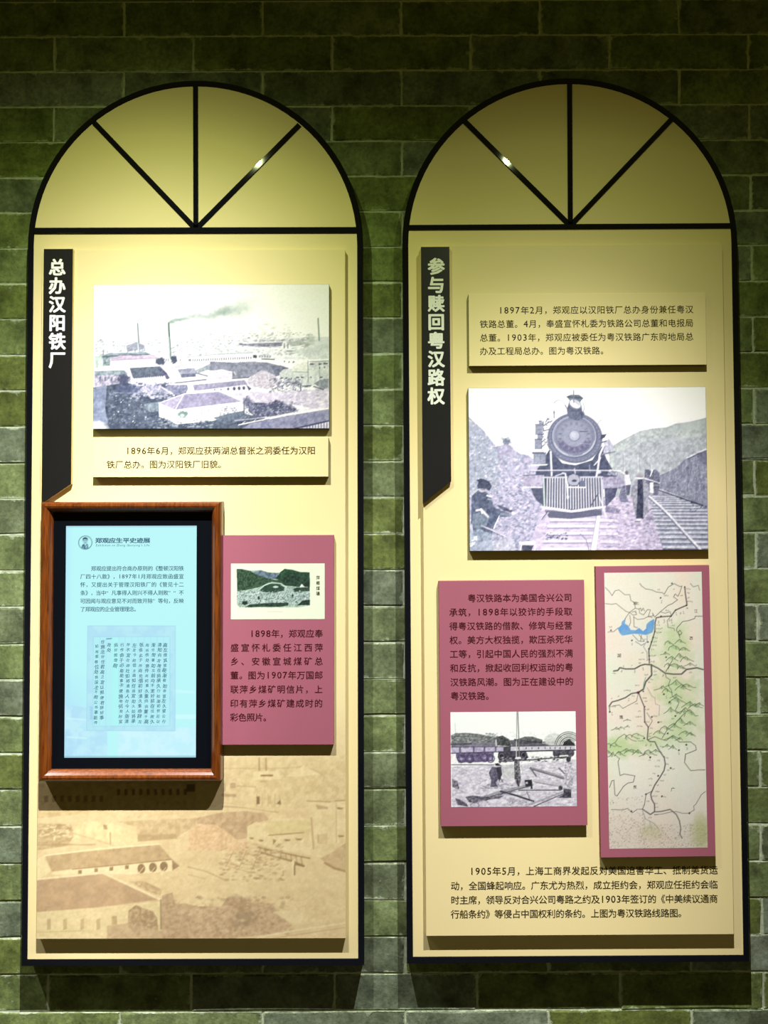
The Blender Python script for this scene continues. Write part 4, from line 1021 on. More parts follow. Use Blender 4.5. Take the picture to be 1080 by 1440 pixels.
    A.line(a((650, 770), (800, 715), (925, 668)), 2.8, (170, 168, 176)); A.line(a((700, 778), (860, 710), (940, 680)), 1.6, (110, 108, 118)); A.poly(a((480, 700), (700, 740), (660, 770), (500, 750)), (226, 224, 232), .8, (150, 148, 160), 2, 17)
    # rubble in the left corner
    A.poly(a((180, 700), (230, 690), (340, 700), (480, 690), (440, 715), (360, 722), (300, 745), (210, 745)), (72, 70, 82), .9, (140, 138, 150), 2, 18)
    A.poly(a((78, 560), (120, 580), (135, 640), (110, 640), (78, 620)), (150, 148, 160), .8, (70, 68, 80), 2, 19); A.poly(a((100, 710), (180, 730), (200, 775), (120, 760)), (60, 58, 70), .85, (120, 118, 130), 2, 20); A.line(a((100, 685), (190, 745)), 2.6, (206, 204, 214))
    A.blob(*a((250, 765))[0], 6, 3.6, (198, 194, 206), .95, .3); A.blob(*a((310, 750))[0], 7, 4.6, (206, 202, 214), .9, .3); A.ring(*a((250, 765))[0], 6, 3.6, 1, G2, .8); A.ring(*a((315, 752))[0], 7, 4.6, 1, G2, .7, 20, 200)
    A.grain(16, 1.1, 9, lambda X, Y: (Y > 1028) * 1.); A.grain(18, 2.6, 19, lambda X, Y: (Y > 1028) * 1.)
    return A

def art_map():
    ln = lambda Y: 8.6 * (Y - 805) / 388
    A = Art(849, 805, 137.6, 388, k=1.7, bg=(238, 234, 216), seed=20)
    a, b, c = crop(845, 800, 7.2, ln), crop(845, 930, 6.968, ln), crop(845, 1060, 6.968, ln)
    w = A._win(849, 987, 805, 1193); sl, X, Y = w
    A._mix(sl, np.clip(A.noise(X, Y, (40, 60), 2, 3) * 2.4 - .9, 0, 1), (244, 226, 206), .8)
    A._mix(sl, np.clip(A.noise(X, Y, (30, 50), 2, 4) * 2.4 - 1.0, 0, 1), (226, 236, 212), .8)
    A._mix(sl, np.clip(A.noise(X, Y, (60, 60), 2, 6) * 2.4 - 1.1, 0, 1), (236, 236, 226), .8)
    A._mix(sl, np.clip((Y - 1085) / 90, 0, 1), (206, 190, 176), .55)
    GR = (176, 210, 138)
    for x, y, rx, ry, al in ((945, 908, 22, 26, .8), (950, 972, 28, 18, .85), (960, 1010, 24, 22, .7), (920, 1040, 30, 12, .5), (880, 1050, 30, 12, .85), (862, 1048, 16, 12, .7), (956, 1038, 16, 10, .5)):
        A.blob(x - ln(y), y, rx, ry, GR, al * .62, 1.2, .9, 9, int(x))
    INK, TH = (92, 96, 92), (70, 70, 70)
    # lake
    A.poly(a((168, 605), (205, 570), (210, 535), (250, 505), (240, 555), (275, 575), (300, 620), (350, 625), (385, 600), (425, 635), (455, 610), (460, 565), (485, 540), (520, 520), (540, 510), (535, 610), (520, 650), (455, 675), (400, 665), (330, 660), (215, 678), (190, 655)), (124, 176, 216), 1, (108, 164, 222), 6, 8)
    def R(pts, wd=.8, col=INK, al=.85): A.line(pts, wd, col, al)
    R(a((40, 185), (80, 225), (110, 270), (140, 220), (180, 212), (240, 262), (290, 262), (300, 320), (340, 345), (345, 400), (290, 440), (240, 510)))
    R(a((40, 350), (110, 358), (150, 350), (200, 390), (250, 430), (300, 450), (320, 470), (360, 465), (350, 430), (310, 440)))
    R(a((345, 400), (385, 410), (390, 450), (430, 470), (470, 415), (500, 420), (480, 480), (520, 500))); R(a((380, 410), (400, 400), (410, 430), (425, 400), (440, 430)))
    R(a((330, 490), (370, 515), (430, 510), (470, 490), (530, 480), (520, 450), (545, 495))); R(a((290, 470), (300, 540), (285, 580))); R(a((330, 480), (335, 590), (370, 600)))
    R(a((390, 148), (410, 175), (450, 205), (510, 215), (560, 238), (620, 245), (640, 262), (680, 190), (740, 155), (800, 185), (820, 180), (800, 240), (780, 285), (750, 260), (735, 290), (775, 320), (720, 360), (680, 375), (600, 440), (545, 492)), .9)
    R(a((905, 155), (935, 190), (985, 175), (1000, 225))); R(a((600, 440), (650, 455), (700, 440), (712, 480))); R(a((712, 484), (670, 530), (680, 600), (740, 610), (745, 635)))
    R(a((1025, 490), (955, 490), (950, 512), (880, 535), (830, 540), (770, 605), (765, 635), (800, 680), (820, 660), (800, 630), (780, 650), (800, 705)), .9, (76, 82, 76))
    R(a((70, 640), (130, 635), (170, 600))); R(a((320, 670), (380, 735), (440, 740), (385, 670))); R(a((350, 740), (410, 780), (440, 760))); R(a((410, 670), (400, 740))); R(a((465, 680), (470, 730), (430, 790), (465, 850), (470, 930)), .8, (120, 126, 140))
    # railway trunk lines
    def rail(pts, wd=2.0):
        A.line(pts, wd, TH, .9)
        for (xa, ya), (xb, yb) in zip(pts, pts[1:]):
            n = max(1, int(math.hypot(xb - xa, yb - ya) / 2.2))
            for i in range(n):
                t = (i + .5) / n; A.blob(xa + (xb - xa) * t, ya + (yb - ya) * t, .55, .55, (170, 166, 156), .75, .3)
    rail(a((848, 190), (856, 270), (872, 375), (800, 405), (755, 425), (710, 485), (620, 490), (560, 500), (548, 545), (545, 640), (515, 740), (485, 830), (490, 960)), 1.7)
    for x, y in ((848, 190), (866, 378), (755, 425), (710, 485), (608, 485), (545, 640), (528, 700), (512, 745), (485, 815), (488, 885), (490, 925)): A.blob(*a((x, y))[0], 1.1, 1.1, (50, 50, 50))
    rail(b((125, 97), (165, 92), (185, 65), (240, 78), (330, 78), (390, 45), (430, 35), (490, 40)), 2.0); rail(b((490, 40), (560, 75), (630, 125), (710, 135), (790, 135), (840, 90), (940, 75), (1000, 92)), 2.0)
    rail(b((493, 40), (498, 140), (440, 205), (415, 280), (365, 310)), 2.2); rail(b((365, 310), (300, 320), (240, 360), (170, 385), (110, 400), (82, 440)), 1.8); R(b((82, 440), (88, 495)), 1, TH)
    rail(b((370, 315), (400, 390), (425, 450), (430, 600), (465, 650), (455, 770), (480, 792), (530, 795), (560, 860), (620, 950)), 1.6); rail(c((620, 35), (632, 110), (620, 170), (575, 245), (530, 310), (490, 400), (500, 450), (528, 500), (528, 570), (487, 598), (410, 545)), 1.7)
    rail(c((528, 572), (590, 570), (680, 550), (740, 600), (770, 660), (785, 740), (775, 790), (797, 832)), 1.5); R(c((505, 370), (445, 400), (430, 500), (410, 545)), .9, TH); A.blob(*b((365, 312))[0], 1.9, 1.9, (84, 50, 50))
    for x, y in ((415, 300), (430, 450), (430, 600), (465, 650), (425, 760)): A.blob(*b((x, y))[0], 1, 1, (50, 50, 50))
    A.line(b((440, 160), (420, 220), (415, 270)), 1, (90, 170, 150), .8)
    # rivers lower down
    R(b((455, 265), (500, 350), (530, 365), (535, 425), (575, 440), (570, 540)), .7, (140, 140, 136)); R(b((450, 510), (505, 590), (470, 650)), .8); R(b((365, 320), (350, 395), (280, 430), (215, 465), (180, 430), (110, 440)), .8)
    R(b((635, 110), (700, 0)), .9, (70, 84, 70)); R(b((630, 130), (640, 165), (680, 190), (660, 245), (690, 290), (700, 350), (740, 380), (765, 420), (730, 490), (775, 525), (800, 495), (820, 520), (770, 570), (700, 650), (650, 680), (600, 760)), .8, (70, 80, 70))
    R(b((460, 775), (530, 745), (590, 770), (640, 785), (700, 740), (770, 800), (880, 800), (930, 840), (935, 880), (830, 920), (825, 975)), .9, (70, 76, 70)); R(c((830, 10), (820, 95), (880, 175), (950, 170), (1020, 170)), .9, TH)
    R(c((185, 45), (170, 80), (190, 215), (230, 200), (335, 220), (320, 280), (265, 290), (225, 320), (160, 415), (140, 400), (130, 260), (110, 265), (88, 330)), .9, TH)
    R(c((105, 545), (220, 550), (265, 535), (310, 580), (360, 545), (410, 545)), .9); R(c((1025, 380), (985, 410), (930, 505), (910, 520), (915, 560), (860, 590), (800, 590), (740, 572), (690, 575), (600, 595), (530, 600)), .8); R(c((410, 560), (440, 640), (530, 690), (570, 740)), .9, (130, 140, 134)); R(c((480, 660), (500, 750)), .7, (130, 140, 134))
    # hills
    r = A.rng
    def hill(x, y, s, g=True, al=.8):
        x -= ln(y)
        sx_ = s * r.uniform(1.1, 1.7); s = s * r.uniform(.6, .95); k_ = r.uniform(-.35, .35)
        p = [(x - 1.3 * sx_, y + .9 * s), (x - (.7 - k_) * sx_, y + (.1 + k_) * s), (x + k_ * sx_, y - .8 * s), (x + (.4 + k_ * .5) * sx_, y - .1 * s), (x + .8 * sx_, y + (.4 - k_) * s), (x + 1.3 * sx_, y + .9 * s)]
        if g: A.poly([p[1], p[2], p[3], p[4], (x + .1 * s, y + .7 * s)], (140, 178, 118), .4)
        A.line(p, .75, (58, 76, 54), al, .3)
        for q in (.25, .55): A.line([(x - .1 * s + q * s * .3, y - .7 * s + q * s * .4), (x - .1 * s + q * s * .8, y + .5 * s)], .6, (70, 94, 64), .5)
    for x, y, s in ((941, 905, 4), (950, 912, 5), (957, 903, 5), (963, 914, 4), (935, 920, 4), (945, 927, 5), (956, 924, 5), (966, 928, 6), (940, 936, 4), (952, 938, 6), (960, 940, 5), (970, 936, 4),
                    (930, 968, 6), (938, 972, 4), (950, 962, 7), (960, 968, 6), (968, 966, 5), (950, 980, 5), (953, 986, 6), (970, 992, 7), (962, 1000, 5), (978, 994, 6), (943, 1000, 6), (972, 1004, 6), (983, 992, 4),
                    (958, 1016, 6), (970, 1019, 5), (948, 1022, 5), (937, 1025, 5), (927, 1031, 5), (965, 1032, 5), (945, 1038, 5), (955, 1040, 4), (938, 1050, 4), (946, 1052, 4), (972, 1034, 4)): hill(x, y, s)
    for x, y, s in ((882, 1013, 2.6), (866, 1025, 4), (873, 1024, 3), (882, 1022, 2.5), (880, 1038, 7), (888, 1036, 5), (897, 1034, 4), (858, 1048, 3.5), (866, 1048, 4)): hill(x, y, s, False)
    for x, y, s in ((860, 1062, 5), (872, 1060, 5), (880, 1056, 6), (890, 1057, 6), (897, 1058, 5), (906, 1061, 5), (914, 1059, 5), (922, 1057, 4), (856, 1058, 4)): hill(x, y, s)
    # stippled shore at the foot
    A.speck(849, 900, 1120, 1192, 900, [(164, 146, 140), (186, 170, 160), (140, 130, 124), (226, 214, 202)], (.3, .8), 1.2, .55, lambda x, y: y > 1150 - (x - 849) * .2 or r.random() < .35)
    A.speck(890, 987, 1160, 1192, 900, [(156, 146, 136), (180, 168, 156), (130, 128, 116), (222, 214, 202)], (.3, .8), 1.2, .5)
    A.blob(978, 1172, 12, 22, (170, 176, 112), .6, 1, .3, 6, 5); A.blob(908, 1170, 14, 10, (176, 180, 130), .4, 1, .4, 6, 6)
    # place names: too small to read in the photograph, set as rows of tiny marks
    def name(x, y, n, v=False):
        x -= ln(y)
        for i in range(n):
            cx, cy = (x, y + i * 2.1) if v else (x + i * 2.1, y)
            for _ in range(4):
                dx, dy = r.uniform(-.8, .8), r.uniform(-.8, .8)
                A.line([(cx + dx, cy + dy), (cx + dx + r.uniform(-.7, .7), cy + dy + r.uniform(-.7, .7))], .45, (80, 78, 74), .75)
    for px_, py_, n in ((868, 208, 3), (880, 250, 2), (880, 302, 2), (880, 338, 4), (868, 408, 2), (655, 428, 3), (575, 215, 2), (735, 210, 1), (805, 278, 2), (645, 275, 3), (475, 490, 2), (570, 575, 2), (570, 612, 4), (565, 650, 4), (550, 702, 2), (540, 742, 2),
                        (525, 782, 3), (515, 820, 2), (505, 885, 4), (510, 948, 3), (390, 922, 4), (385, 960, 2), (445, 718, 2), (90, 590, 2), (415, 852, 2), (470, 930, 1), (725, 580, 2)):
        x, y = 845 + px_ / 7.2, 800 + py_ / 7.2; name(x, y, n)
    for px_, py_, n in ((690, 520, 2), (715, 520, 3), (640, 520, 3), (765, 455, 2), (805, 450, 2), (838, 445, 2), (610, 330, 2), (315, 760, 2), (350, 445, 1), (583, 540, 2)):
        name(845 + px_ / 7.2, 800 + py_ / 7.2, n, True)
    for px_, py_, n in ((120, 118, 2), (225, 48, 1), (300, 48, 1), (375, 20, 1), (430, 140, 3), (525, 105, 2), (515, 140, 3), (490, 185, 2), (465, 212, 2), (340, 242, 3), (230, 290, 5), (105, 365, 1), (175, 345, 1), (310, 342, 2), (345, 420, 2), (415, 365, 3), (435, 400, 2),
                        (440, 478, 3), (370, 495, 2), (345, 548, 4), (515, 545, 3), (440, 600, 3), (580, 605, 2), (360, 642, 4), (485, 660, 2), (475, 715, 2), (470, 742, 2), (360, 760, 2), (370, 785, 4), (590, 845, 2), (715, 170, 2), (870, 122, 2), (935, 48, 1), (700, 572, 2), (100, 445, 4), (640, 955, 2)):
        name(845 + px_ / 6.968, 930 + py_ / 6.968, n)
    for px_, py_, n in ((205, 90, 2), (412, 70, 2), (330, 100, 2), (110, 505, 2), (640, 350, 2), (610, 140, 2), (683, 415, 2), (445, 820, 2), (490, 820, 2), (765, 905, 2), (845, 860, 2), (275, 370, 2)): name(845 + px_ / 6.968, 930 + py_ / 6.968, n, True)
    for px_, py_, n in ((470, 70, 2), (560, 72, 2), (645, 108, 2), (540, 130, 3), (655, 165, 2), (705, 155, 2), (515, 200, 2), (620, 212, 2), (475, 250, 3), (585, 270, 3), (480, 312, 2), (550, 312, 2), (540, 375, 3), (505, 420, 4), (620, 425, 2), (455, 468, 2), (535, 488, 2), (475, 625, 2), (530, 600, 3), (540, 528, 2), (405, 420, 1), (125, 478, 1)):
        name(845 + px_ / 6.968, 1060 + py_ / 6.968, n)
    for px_, py_ in ((603, 298), (718, 152), (100, 622), (313, 728), (475, 746), (660, 902)): A.blob(*a((px_, py_))[0], 1.1, 1.1, (40, 40, 40))
    for px_, py_ in ((617, 330), (672, 408), (500, 552), (730, 545), (563, 605), (655, 715), (838, 828), (765, 880), (425, 758), (485, 945), (88, 497)): A.blob(*b((px_, py_))[0], 1.2, 1.2, (40, 40, 40))
    for px_, py_ in ((485, 42), (685, 148), (563, 222), (600, 422), (302, 565), (868, 590), (443, 400)): A.blob(*c((px_, py_))[0], 1.2, 1.2, (40, 40, 40))
    A.grain(6, 1.2, 4)
    return A

def art_faded():
    CR_, DKc, LT = (231, 218, 163), (184, 156, 114), (224, 206, 158)
    A = Art(53, 960, 432.5, 360.5, k=1.05, bg=(207, 184, 137), seed=30)
    a, b = crop(45, 1090, 4.696), crop(265, 1050, 4.696)
    w = A._win(53, 486, 960, 1321); sl, X, Y = w
    A._mix(sl, np.clip(A.noise(X, Y, (26, 12), 4, 2) * 2.6 - .8, 0, 1), (218, 198, 150), .8)
    # upper works halls, mostly in the shade of the screen
    A.poly(a((30, 60), (1080, 40), (1080, 190), (30, 290)), (204, 182, 132), .9, (190, 166, 118), 6, 3)
    for i in range(10): A.poly(a((560 + i * 49, 95), (580 + i * 49, 95), (582 + i * 49, 135), (562 + i * 49, 138)), (120, 92, 58), .85)
    for i in range(8): A.poly(a((80 + i * 52, 140), (106 + i * 52, 138), (106 + i * 52, 180), (82 + i * 52, 182)), (136, 108, 70), .7)
    for i in range(5): A.poly(a((820 + i * 45, 180), (840 + i * 45, 180), (840 + i * 45, 205), (820 + i * 45, 205)), (130, 102, 66), .7)
    A.poly(a((1020, 65), (1075, 65), (1075, 115), (1020, 115)), (96, 72, 44), .8)
    A.poly(a((480, 180), (1080, 150), (1080, 250), (700, 290), (480, 280)), (196, 172, 126), .6, (216, 196, 150), 6, 4)
    # left middle ground
    A.poly(a((40, 320), (260, 330), (280, 400), (240, 470), (40, 500)), (196, 174, 128), .8, (170, 144, 102), (7, 2.4), 5)
    A.poly(a((270, 380), (330, 310), (470, 310), (580, 340), (690, 380), (690, 450), (470, 440), (280, 420)), (220, 204, 152), .95, (206, 188, 138), 7, 6)
    A.poly(a((470, 330), (495, 335), (500, 365), (475, 360)), (150, 122, 84), .9); A.line(a((518, 385), (520, 465)), 1.8, (168, 142, 100)); A.line(a((150, 345), (150, 430)), 2.6, LT); A.line(a((700, 330), (760, 395)), 2.2, LT)
    A.speck(56, 100, 1160, 1178, 90, [(160, 134, 94), (222, 206, 158)], (.6, 1.8), 2, .6)
    A.line(a((40, 465), (200, 460), (320, 465), (420, 462)), 2, (166, 140, 98), .7); A.line(a((260, 385), (420, 430), (540, 470)), 1.4, DKc, .7)
    A.poly(a((560, 310), (1080, 290), (1080, 340), (950, 420), (700, 440), (690, 350)), (200, 176, 132), .8, (182, 156, 114), 5, 7); A.poly(a((700, 400), (950, 395), (960, 425), (700, 445)), (168, 142, 100), .7)
    # heap
    A.poly(b((0, 560), (70, 515), (150, 515), (190, 525), (240, 560), (330, 625), (400, 640), (380, 700), (0, 690)), (220, 188, 146), .95, (202, 170, 126), 3, 8)
    A.poly(b((40, 480), (220, 440), (370, 430), (500, 450), (530, 490), (440, 510), (390, 540), (385, 610), (320, 620), (240, 560), (180, 520), (60, 515)), (192, 164, 126), .9, (174, 146, 108), 5, 9)
    # upper right works
    A.poly(b((225, 75), (970, 70), (1040, 70), (1040, 370), (760, 360), (560, 440), (400, 410), (225, 380)), (214, 194, 146), .9, (200, 178, 130), 6, 10)
    A.line(b((225, 148), (560, 150), (750, 140), (830, 160), (880, 190)), 2, (190, 166, 120), .8); A.poly(b((640, 200), (760, 130), (870, 190), (700, 205)), (224, 206, 158), .8)
    for x in (465, 510): A.line(b((x, 82), (x + 2, 160)), 2.6, (160, 132, 92)); 
    A.line(b((480, 196), (552, 196)), 2.6, (142, 114, 76)); A.poly(b((430, 170), (590, 165), (610, 220), (420, 225)), (224, 208, 160), .7); A.line(b((480, 196), (552, 196)), 2.6, (142, 114, 76)); A.line(b((475, 235), (510, 235)), 2, DKc)
    A.poly(b((275, 245), (310, 245), (310, 278), (275, 278)), (170, 144, 104), .8); A.poly(b((232, 245), (244, 245), (244, 300), (232, 300)), (160, 134, 96), .7); A.line(b((320, 265), (440, 270)), 2, DKc, .7); A.line(b((225, 325), (305, 328)), 4, (166, 140, 100), .8)
    for x in (450, 485, 525, 570, 600): A.line(b((x, 320), (x, 400)), 1.4, DKc, .7)
    A.poly(b((448, 335), (470, 335), (470, 385), (450, 385)), (120, 94, 60), .9); A.poly(b((580, 385), (605, 355), (612, 390)), (130, 104, 68), .9); A.poly(b((520, 330), (545, 330), (545, 385), (520, 385)), (190, 164, 122), .8)
    A.line(b((225, 400), (400, 410), (590, 440)), 2, (178, 152, 110), .8); A.line(b((240, 385), (560, 430)), 1, LT, .8)
    # big right building
    A.poly(b((385, 535), (450, 500), (480, 520), (560, 480), (810, 480), (820, 370), (960, 375), (1040, 365), (1040, 640), (880, 740), (560, 680), (390, 625)), (220, 202, 154), .95, (212, 192, 142), 8, 11)
    A.poly(b((530, 500), (800, 490), (800, 575), (530, 590)), (208, 190, 134), .8); A.line(b((530, 592), (760, 575)), 1.6, (160, 136, 92)); A.line(b((810, 478), (825, 680)), 2.6, (186, 160, 116)); A.line(b((780, 365), (935, 372)), 1.4, (164, 138, 98)); A.line(b((968, 365), (1040, 362)), 1.4, (164, 138, 98)); A.line(b((975, 380), (975, 640)), 1.4, DKc, .7)
    for x, y, ww in ((400, 605, 30), (460, 620, 34), (630, 618, 40), (705, 612, 42), (985, 592, 40), (975, 408, 45)): A.poly(b((x, y), (x + ww, y + 2), (x + ww, y + 12), (x + 10, y + 14)), (142, 114, 76), .9)
    A.poly(b((555, 615), (580, 625), (560, 655)), (142, 114, 76), .85); A.poly(b((838, 390), (920, 405), (920, 420), (850, 420)), (176, 150, 108), .9); A.poly(b((850, 590), (915, 580), (915, 650), (850, 650)), (200, 176, 130), .8); A.line(b((855, 590), (855, 640)), 1.6, DKc)
    # jetty and rubble
    A.poly(b((870, 745), (960, 700), (1040, 640), (1040, 830), (960, 820)), (196, 170, 128), .8, (184, 158, 116), 5, 12); A.line(b((900, 775), (960, 810), (1038, 832)), 3, (156, 128, 88), .9)
    A.line(b((460, 670), (540, 690), (700, 725), (800, 745)), 1.8, (146, 118, 80)); A.line(b((460, 700), (600, 740), (700, 768), (760, 795)), 2.4, (150, 120, 82)); A.line(b((700, 780), (760, 795)), 3, (140, 112, 76))
    for i in range(9): A.line(b((470 + i * 34, 672 + i * 8), (478 + i * 34, 710 + i * 9)), 1.4, (156, 128, 88), .8)
    A.line(b((690, 765), (692, 855)), 3.4, (222, 206, 158)); A.line(b((700, 790), (700, 852)), 2.2, (142, 114, 78)); A.line(b((625, 805), (625, 855)), 2, DKc)
    A.speck(310, 400, 1188, 1240, 260, [(158, 132, 92), (222, 206, 160), (186, 160, 118)], (.5, 1.8), 2.2, .55)
    for i in range(16): A.line(b((210 + (i * 53) % 300, 690 + (i * 31) % 130), (260 + (i * 53) % 300, 675 + (i * 37) % 140)), 1.1, (158, 130, 90), .6)
    A.line(b((0, 800), (120, 830), (250, 890)), 1.6, (170, 144, 102), .8); A.line(b((0, 850), (110, 880)), 1.4, DKc, .7); A.line(b((240, 790), (420, 840)), 1.4, DKc, .7)
    # long arcaded building
    A.poly(a((40, 560), (80, 530), (130, 640), (60, 680), (40, 680)), (216, 200, 150), .95)
    A.poly(a((88, 535), (840, 462), (925, 560), (640, 592), (270, 625), (135, 640)), (184, 158, 116), 1, (172, 146, 106), 7, 13)
    A.poly(a((135, 645), (270, 628), (640, 596), (925, 566), (925, 640), (640, 660), (480, 655), (140, 660)), (222, 204, 158), 1); A.line(a((270, 626), (640, 592), (925, 562)), 1.2, (130, 104, 70), .9)
    A.line(a((88, 535), (450, 490), (850, 460)), 1.8, (226, 212, 166))
    for x in (308, 415, 515, 618): A.poly(a((x, 632 - (x - 308) * .1), (x + 24, 630 - (x - 308) * .1), (x + 24, 655 - (x - 308) * .1), (x, 657 - (x - 308) * .1)), (132, 106, 72), .9)
    for x in (724, 800, 872): 
        q = a((x, 622 - (x - 724) * .1))[0]; A.blob(q[0], q[1], 5.4, 6.6, (128, 102, 70), .95, .12); A.line(a((x - 14, 650), (x + 14, 615)), 1.3, LT, .7)
    A.poly(a((925, 562), (975, 605), (930, 635)), (142, 114, 80), .9)
    # near hipped house
    A.poly(a((30, 690), (470, 648), (850, 826), (400, 880), (30, 908)), (180, 150, 112), 1, (168, 140, 106), 12, 14)
    A.line(a((30, 692), (470, 650), (850, 828)), 2.6, (220, 202, 158)); A.poly(a((30, 908), (400, 880), (850, 832), (852, 1020), (640, 1075), (30, 1080)), (212, 194, 146), 1, (204, 186, 138), 8, 15); A.line(a((400, 880), (850, 832)), 1, DKc, .7)
    for x in (107, 213, 325, 432): A.poly(a((x, 955), (x + 24, 950), (x + 24, 1020), (x, 1025)), (176, 152, 110), .9)
    A.poly(a((532, 935), (565, 932), (565, 990), (532, 990)), (164, 138, 98), .8); A.line(a((853, 830), (856, 1020)), 2.4, (148, 124, 92)); A.line(a((40, 1040), (350, 1030)), 1.6, (176, 166, 104), .6)
    # trees and scrub
    A.poly(a((640, 900), (690, 860), (730, 880), (800, 900), (830, 950), (840, 1040), (700, 1060), (640, 1000)), (176, 150, 112), .9, (142, 118, 86), 3, 16, .35, .65, 4)
    A.poly(a((500, 1000), (640, 980), (850, 1030), (1080, 1050), (1080, 1084), (500, 1084)), (166, 142, 108), .8, (190, 166, 126), 4, 17)
    A.poly(a((860, 800), (930, 780), (950, 860), (1010, 850), (1080, 870), (1080, 1084), (860, 1084)), (160, 134, 102), .9, (182, 156, 120), 4, 18)
    A.poly(a((640, 705), (740, 705), (860, 760), (850, 800), (760, 770)), (192, 166, 124), .8, (164, 138, 100), 4, 19)
    A.poly(b((0, 1050), (60, 1060), (220, 1060), (260, 1000), (340, 990), (420, 1030), (560, 1050), (600, 1120), (690, 1190), (560, 1240), (300, 1270), (0, 1270)), (170, 142, 110), .9, (196, 170, 132), 4.5, 20, .35, .65, 4)
    A.blob(*b((380, 1140))[0], 18, 12, (150, 128, 98), .8, .7, .6, 5, 3); A.blob(*b((330, 1040))[0], 16, 9, (158, 132, 100), .8, .7, .6, 5, 4)
    A.speck(230, 410, 1262, 1316, 380, [(148, 124, 92), (204, 178, 140), (190, 162, 124)], (.7, 2.4), 1.6, .4)
    A.poly(b((560, 1100), (640, 1085), (740, 1095), (760, 1150), (680, 1170)), (216, 198, 152), .9); A.line(b((460, 1265), (700, 1220), (1040, 1170)), 2.4, (222, 206, 160), .8); A.line(b((560, 1270), (1040, 1200)), 1.6, (188, 162, 120), .8)
    A.line(b((0, 1060), (80, 1075), (220, 1090)), 1.4, DKc, .7); A.line(b((430, 1040), (570, 1045)), 2, DKc, .6)
    A.grain(7, 1.8, 5); A.grain(9, 5, 15)
    # the print fades out upwards into the bare cream board
    w = A._win(53, 486, 960, 1321); sl, X, Y = w
    A._mix(sl, np.clip((1085 + (X > 400) * 0 - Y) / 95, 0, 1) ** .8, CR_, 1)
    A._mix(sl, np.ones(X.shape) * .10, CR_, 1)
    return A

def art_screen():
    ln = lambda Y: 2.3 - 4.6 * (Y - 739) / 326
    A = Art(91.8, 739, 184.2, 326, k=1.5, bg=(186, 247, 248), seed=40)
    w = A._win(91, 277, 739, 1065); sl, X, Y = w
    A._mix(sl, np.clip((150 - X) / 60, 0, 1) * np.clip((Y - 930) / 100, 0, 1), (170, 214, 246), .8)
    A._mix(sl, np.clip(1 - (X - 91.8) / 10, 0, 1), (176, 226, 250), .6)
    def q(x, y): return x - ln(y), y
    A.poly([q(90, 990), q(128, 996), q(128, 1014), q(110, 1022), q(128, 1030), q(150, 1020), q(150, 1062), q(90, 1064)], (178, 224, 246), .8, (196, 240, 250), 12, 3)
    A.poly([q(165, 1028), q(275, 1022), q(275, 1064), q(165, 1064)], (196, 240, 252), .8, (208, 246, 254), 10, 4)
    for y in (1010, 1036): A.line([q(94, y), q(120, y + 2)], 2.2, (206, 248, 252), .7)
    A.line([q(245, 972), q(272, 974)], 4, (200, 250, 252), .8); A.line([q(246, 1008), q(272, 1008)], 6, (206, 252, 253), .8)
    # emblem: a ring with a small bust
    x, y = q(121, 762.6)
    A.ring(x, y, 9.4, 9.4, .8, (40, 90, 110)); A.blob(x, y - 2.6, 3.6, 4.4, (160, 214, 220), 1, .2)
    A.poly([(x - 3.8, y - 2), (x - 3.4, y - 6.4), (x, y - 7.8), (x + 3.4, y - 6.2), (x + 3.8, y - 3), (x + 2.6, y - 4.6), (x - 2, y - 5)], (24, 66, 88))
    A.line([(x - 2, y - 2.8), (x - .6, y - 3)], .6, (40, 84, 104)); A.line([(x + .8, y - 3), (x + 2.2, y - 2.8)], .6, (40, 84, 104)); A.line([(x - 1, y + .2), (x + 1, y + .2)], .6, (40, 84, 104))
    A.poly([(x - 5.5, y + 7), (x - 4, y + 2.5), (x - 1.6, y + 1.6), (x, y + 4), (x + 2, y + 1.4), (x + 4, y + 3), (x + 4.4, y + 8), (x, y + 9.2)], (30, 72, 96), .95, (120, 176, 190), 1.6, 5); A.line([(x + .6, y + 3), (x + 1.6, y + 8)], .8, (200, 240, 244))
    # manuscript page
    A.poly([q(123.5, 880), q(247, 880.5), q(245, 1028), q(121, 1027)], (182, 232, 244), .9, (174, 224, 244), 14, 6)
    A.poly([q(131.5, 895.5), q(239, 895.5), q(237.5, 1021), q(130, 1021)], (178, 240, 246), .9)
    for p in ([q(123.5, 880), q(247, 880.5), q(245, 1028), q(121, 1027), q(123.5, 880)], [q(131.5, 895.5), q(239, 895.5), q(237.5, 1021), q(130, 1021), q(131.5, 895.5)]): A.line(p, .6, (150, 206, 226), .8)
    for i in range(1, 12): A.line([q(131.5 + i * 8.96, 895.5), q(130 + i * 8.96, 1021)], .5, (156, 212, 232), .7)
    A.poly([q(157, 896), q(167, 896), q(166, 1020), q(156, 1020)], (172, 250, 244), .6)
    A.line([q(150, 898.5), q(157, 898)], 1, (50, 90, 130))
    for i in range(9): A.line([q(126 + (i % 2), 994 + i * 2), q(129, 995 + i * 2)], .8, (130, 170, 226), .7)
    A.poly([q(91, 739), q(279, 739), q(279, 741.4), q(91, 741.4)], (160, 206, 220), .6); A.poly([q(84, 1062.5), q(279, 1062.5), q(279, 1066), q(84, 1066)], (140, 186, 204), .6)
    return A
#ARTEND
PG = 0.92
photo_thing(LL, 'wide photograph of a factory town with a smoking chimney, on the left panel',
            ((131, 400), (463, 400), (131.3, 602.8), (463, 603.2)), art_factory(), .80, 1.24)
photo_thing(LR, 'large old photograph of a steam locomotive facing the viewer, on the right panel',
            ((658.7, 546.3), (992.7, 543.3), (660, 774.2), (995.8, 773.7)), art_train(), 1.0, 1.15)

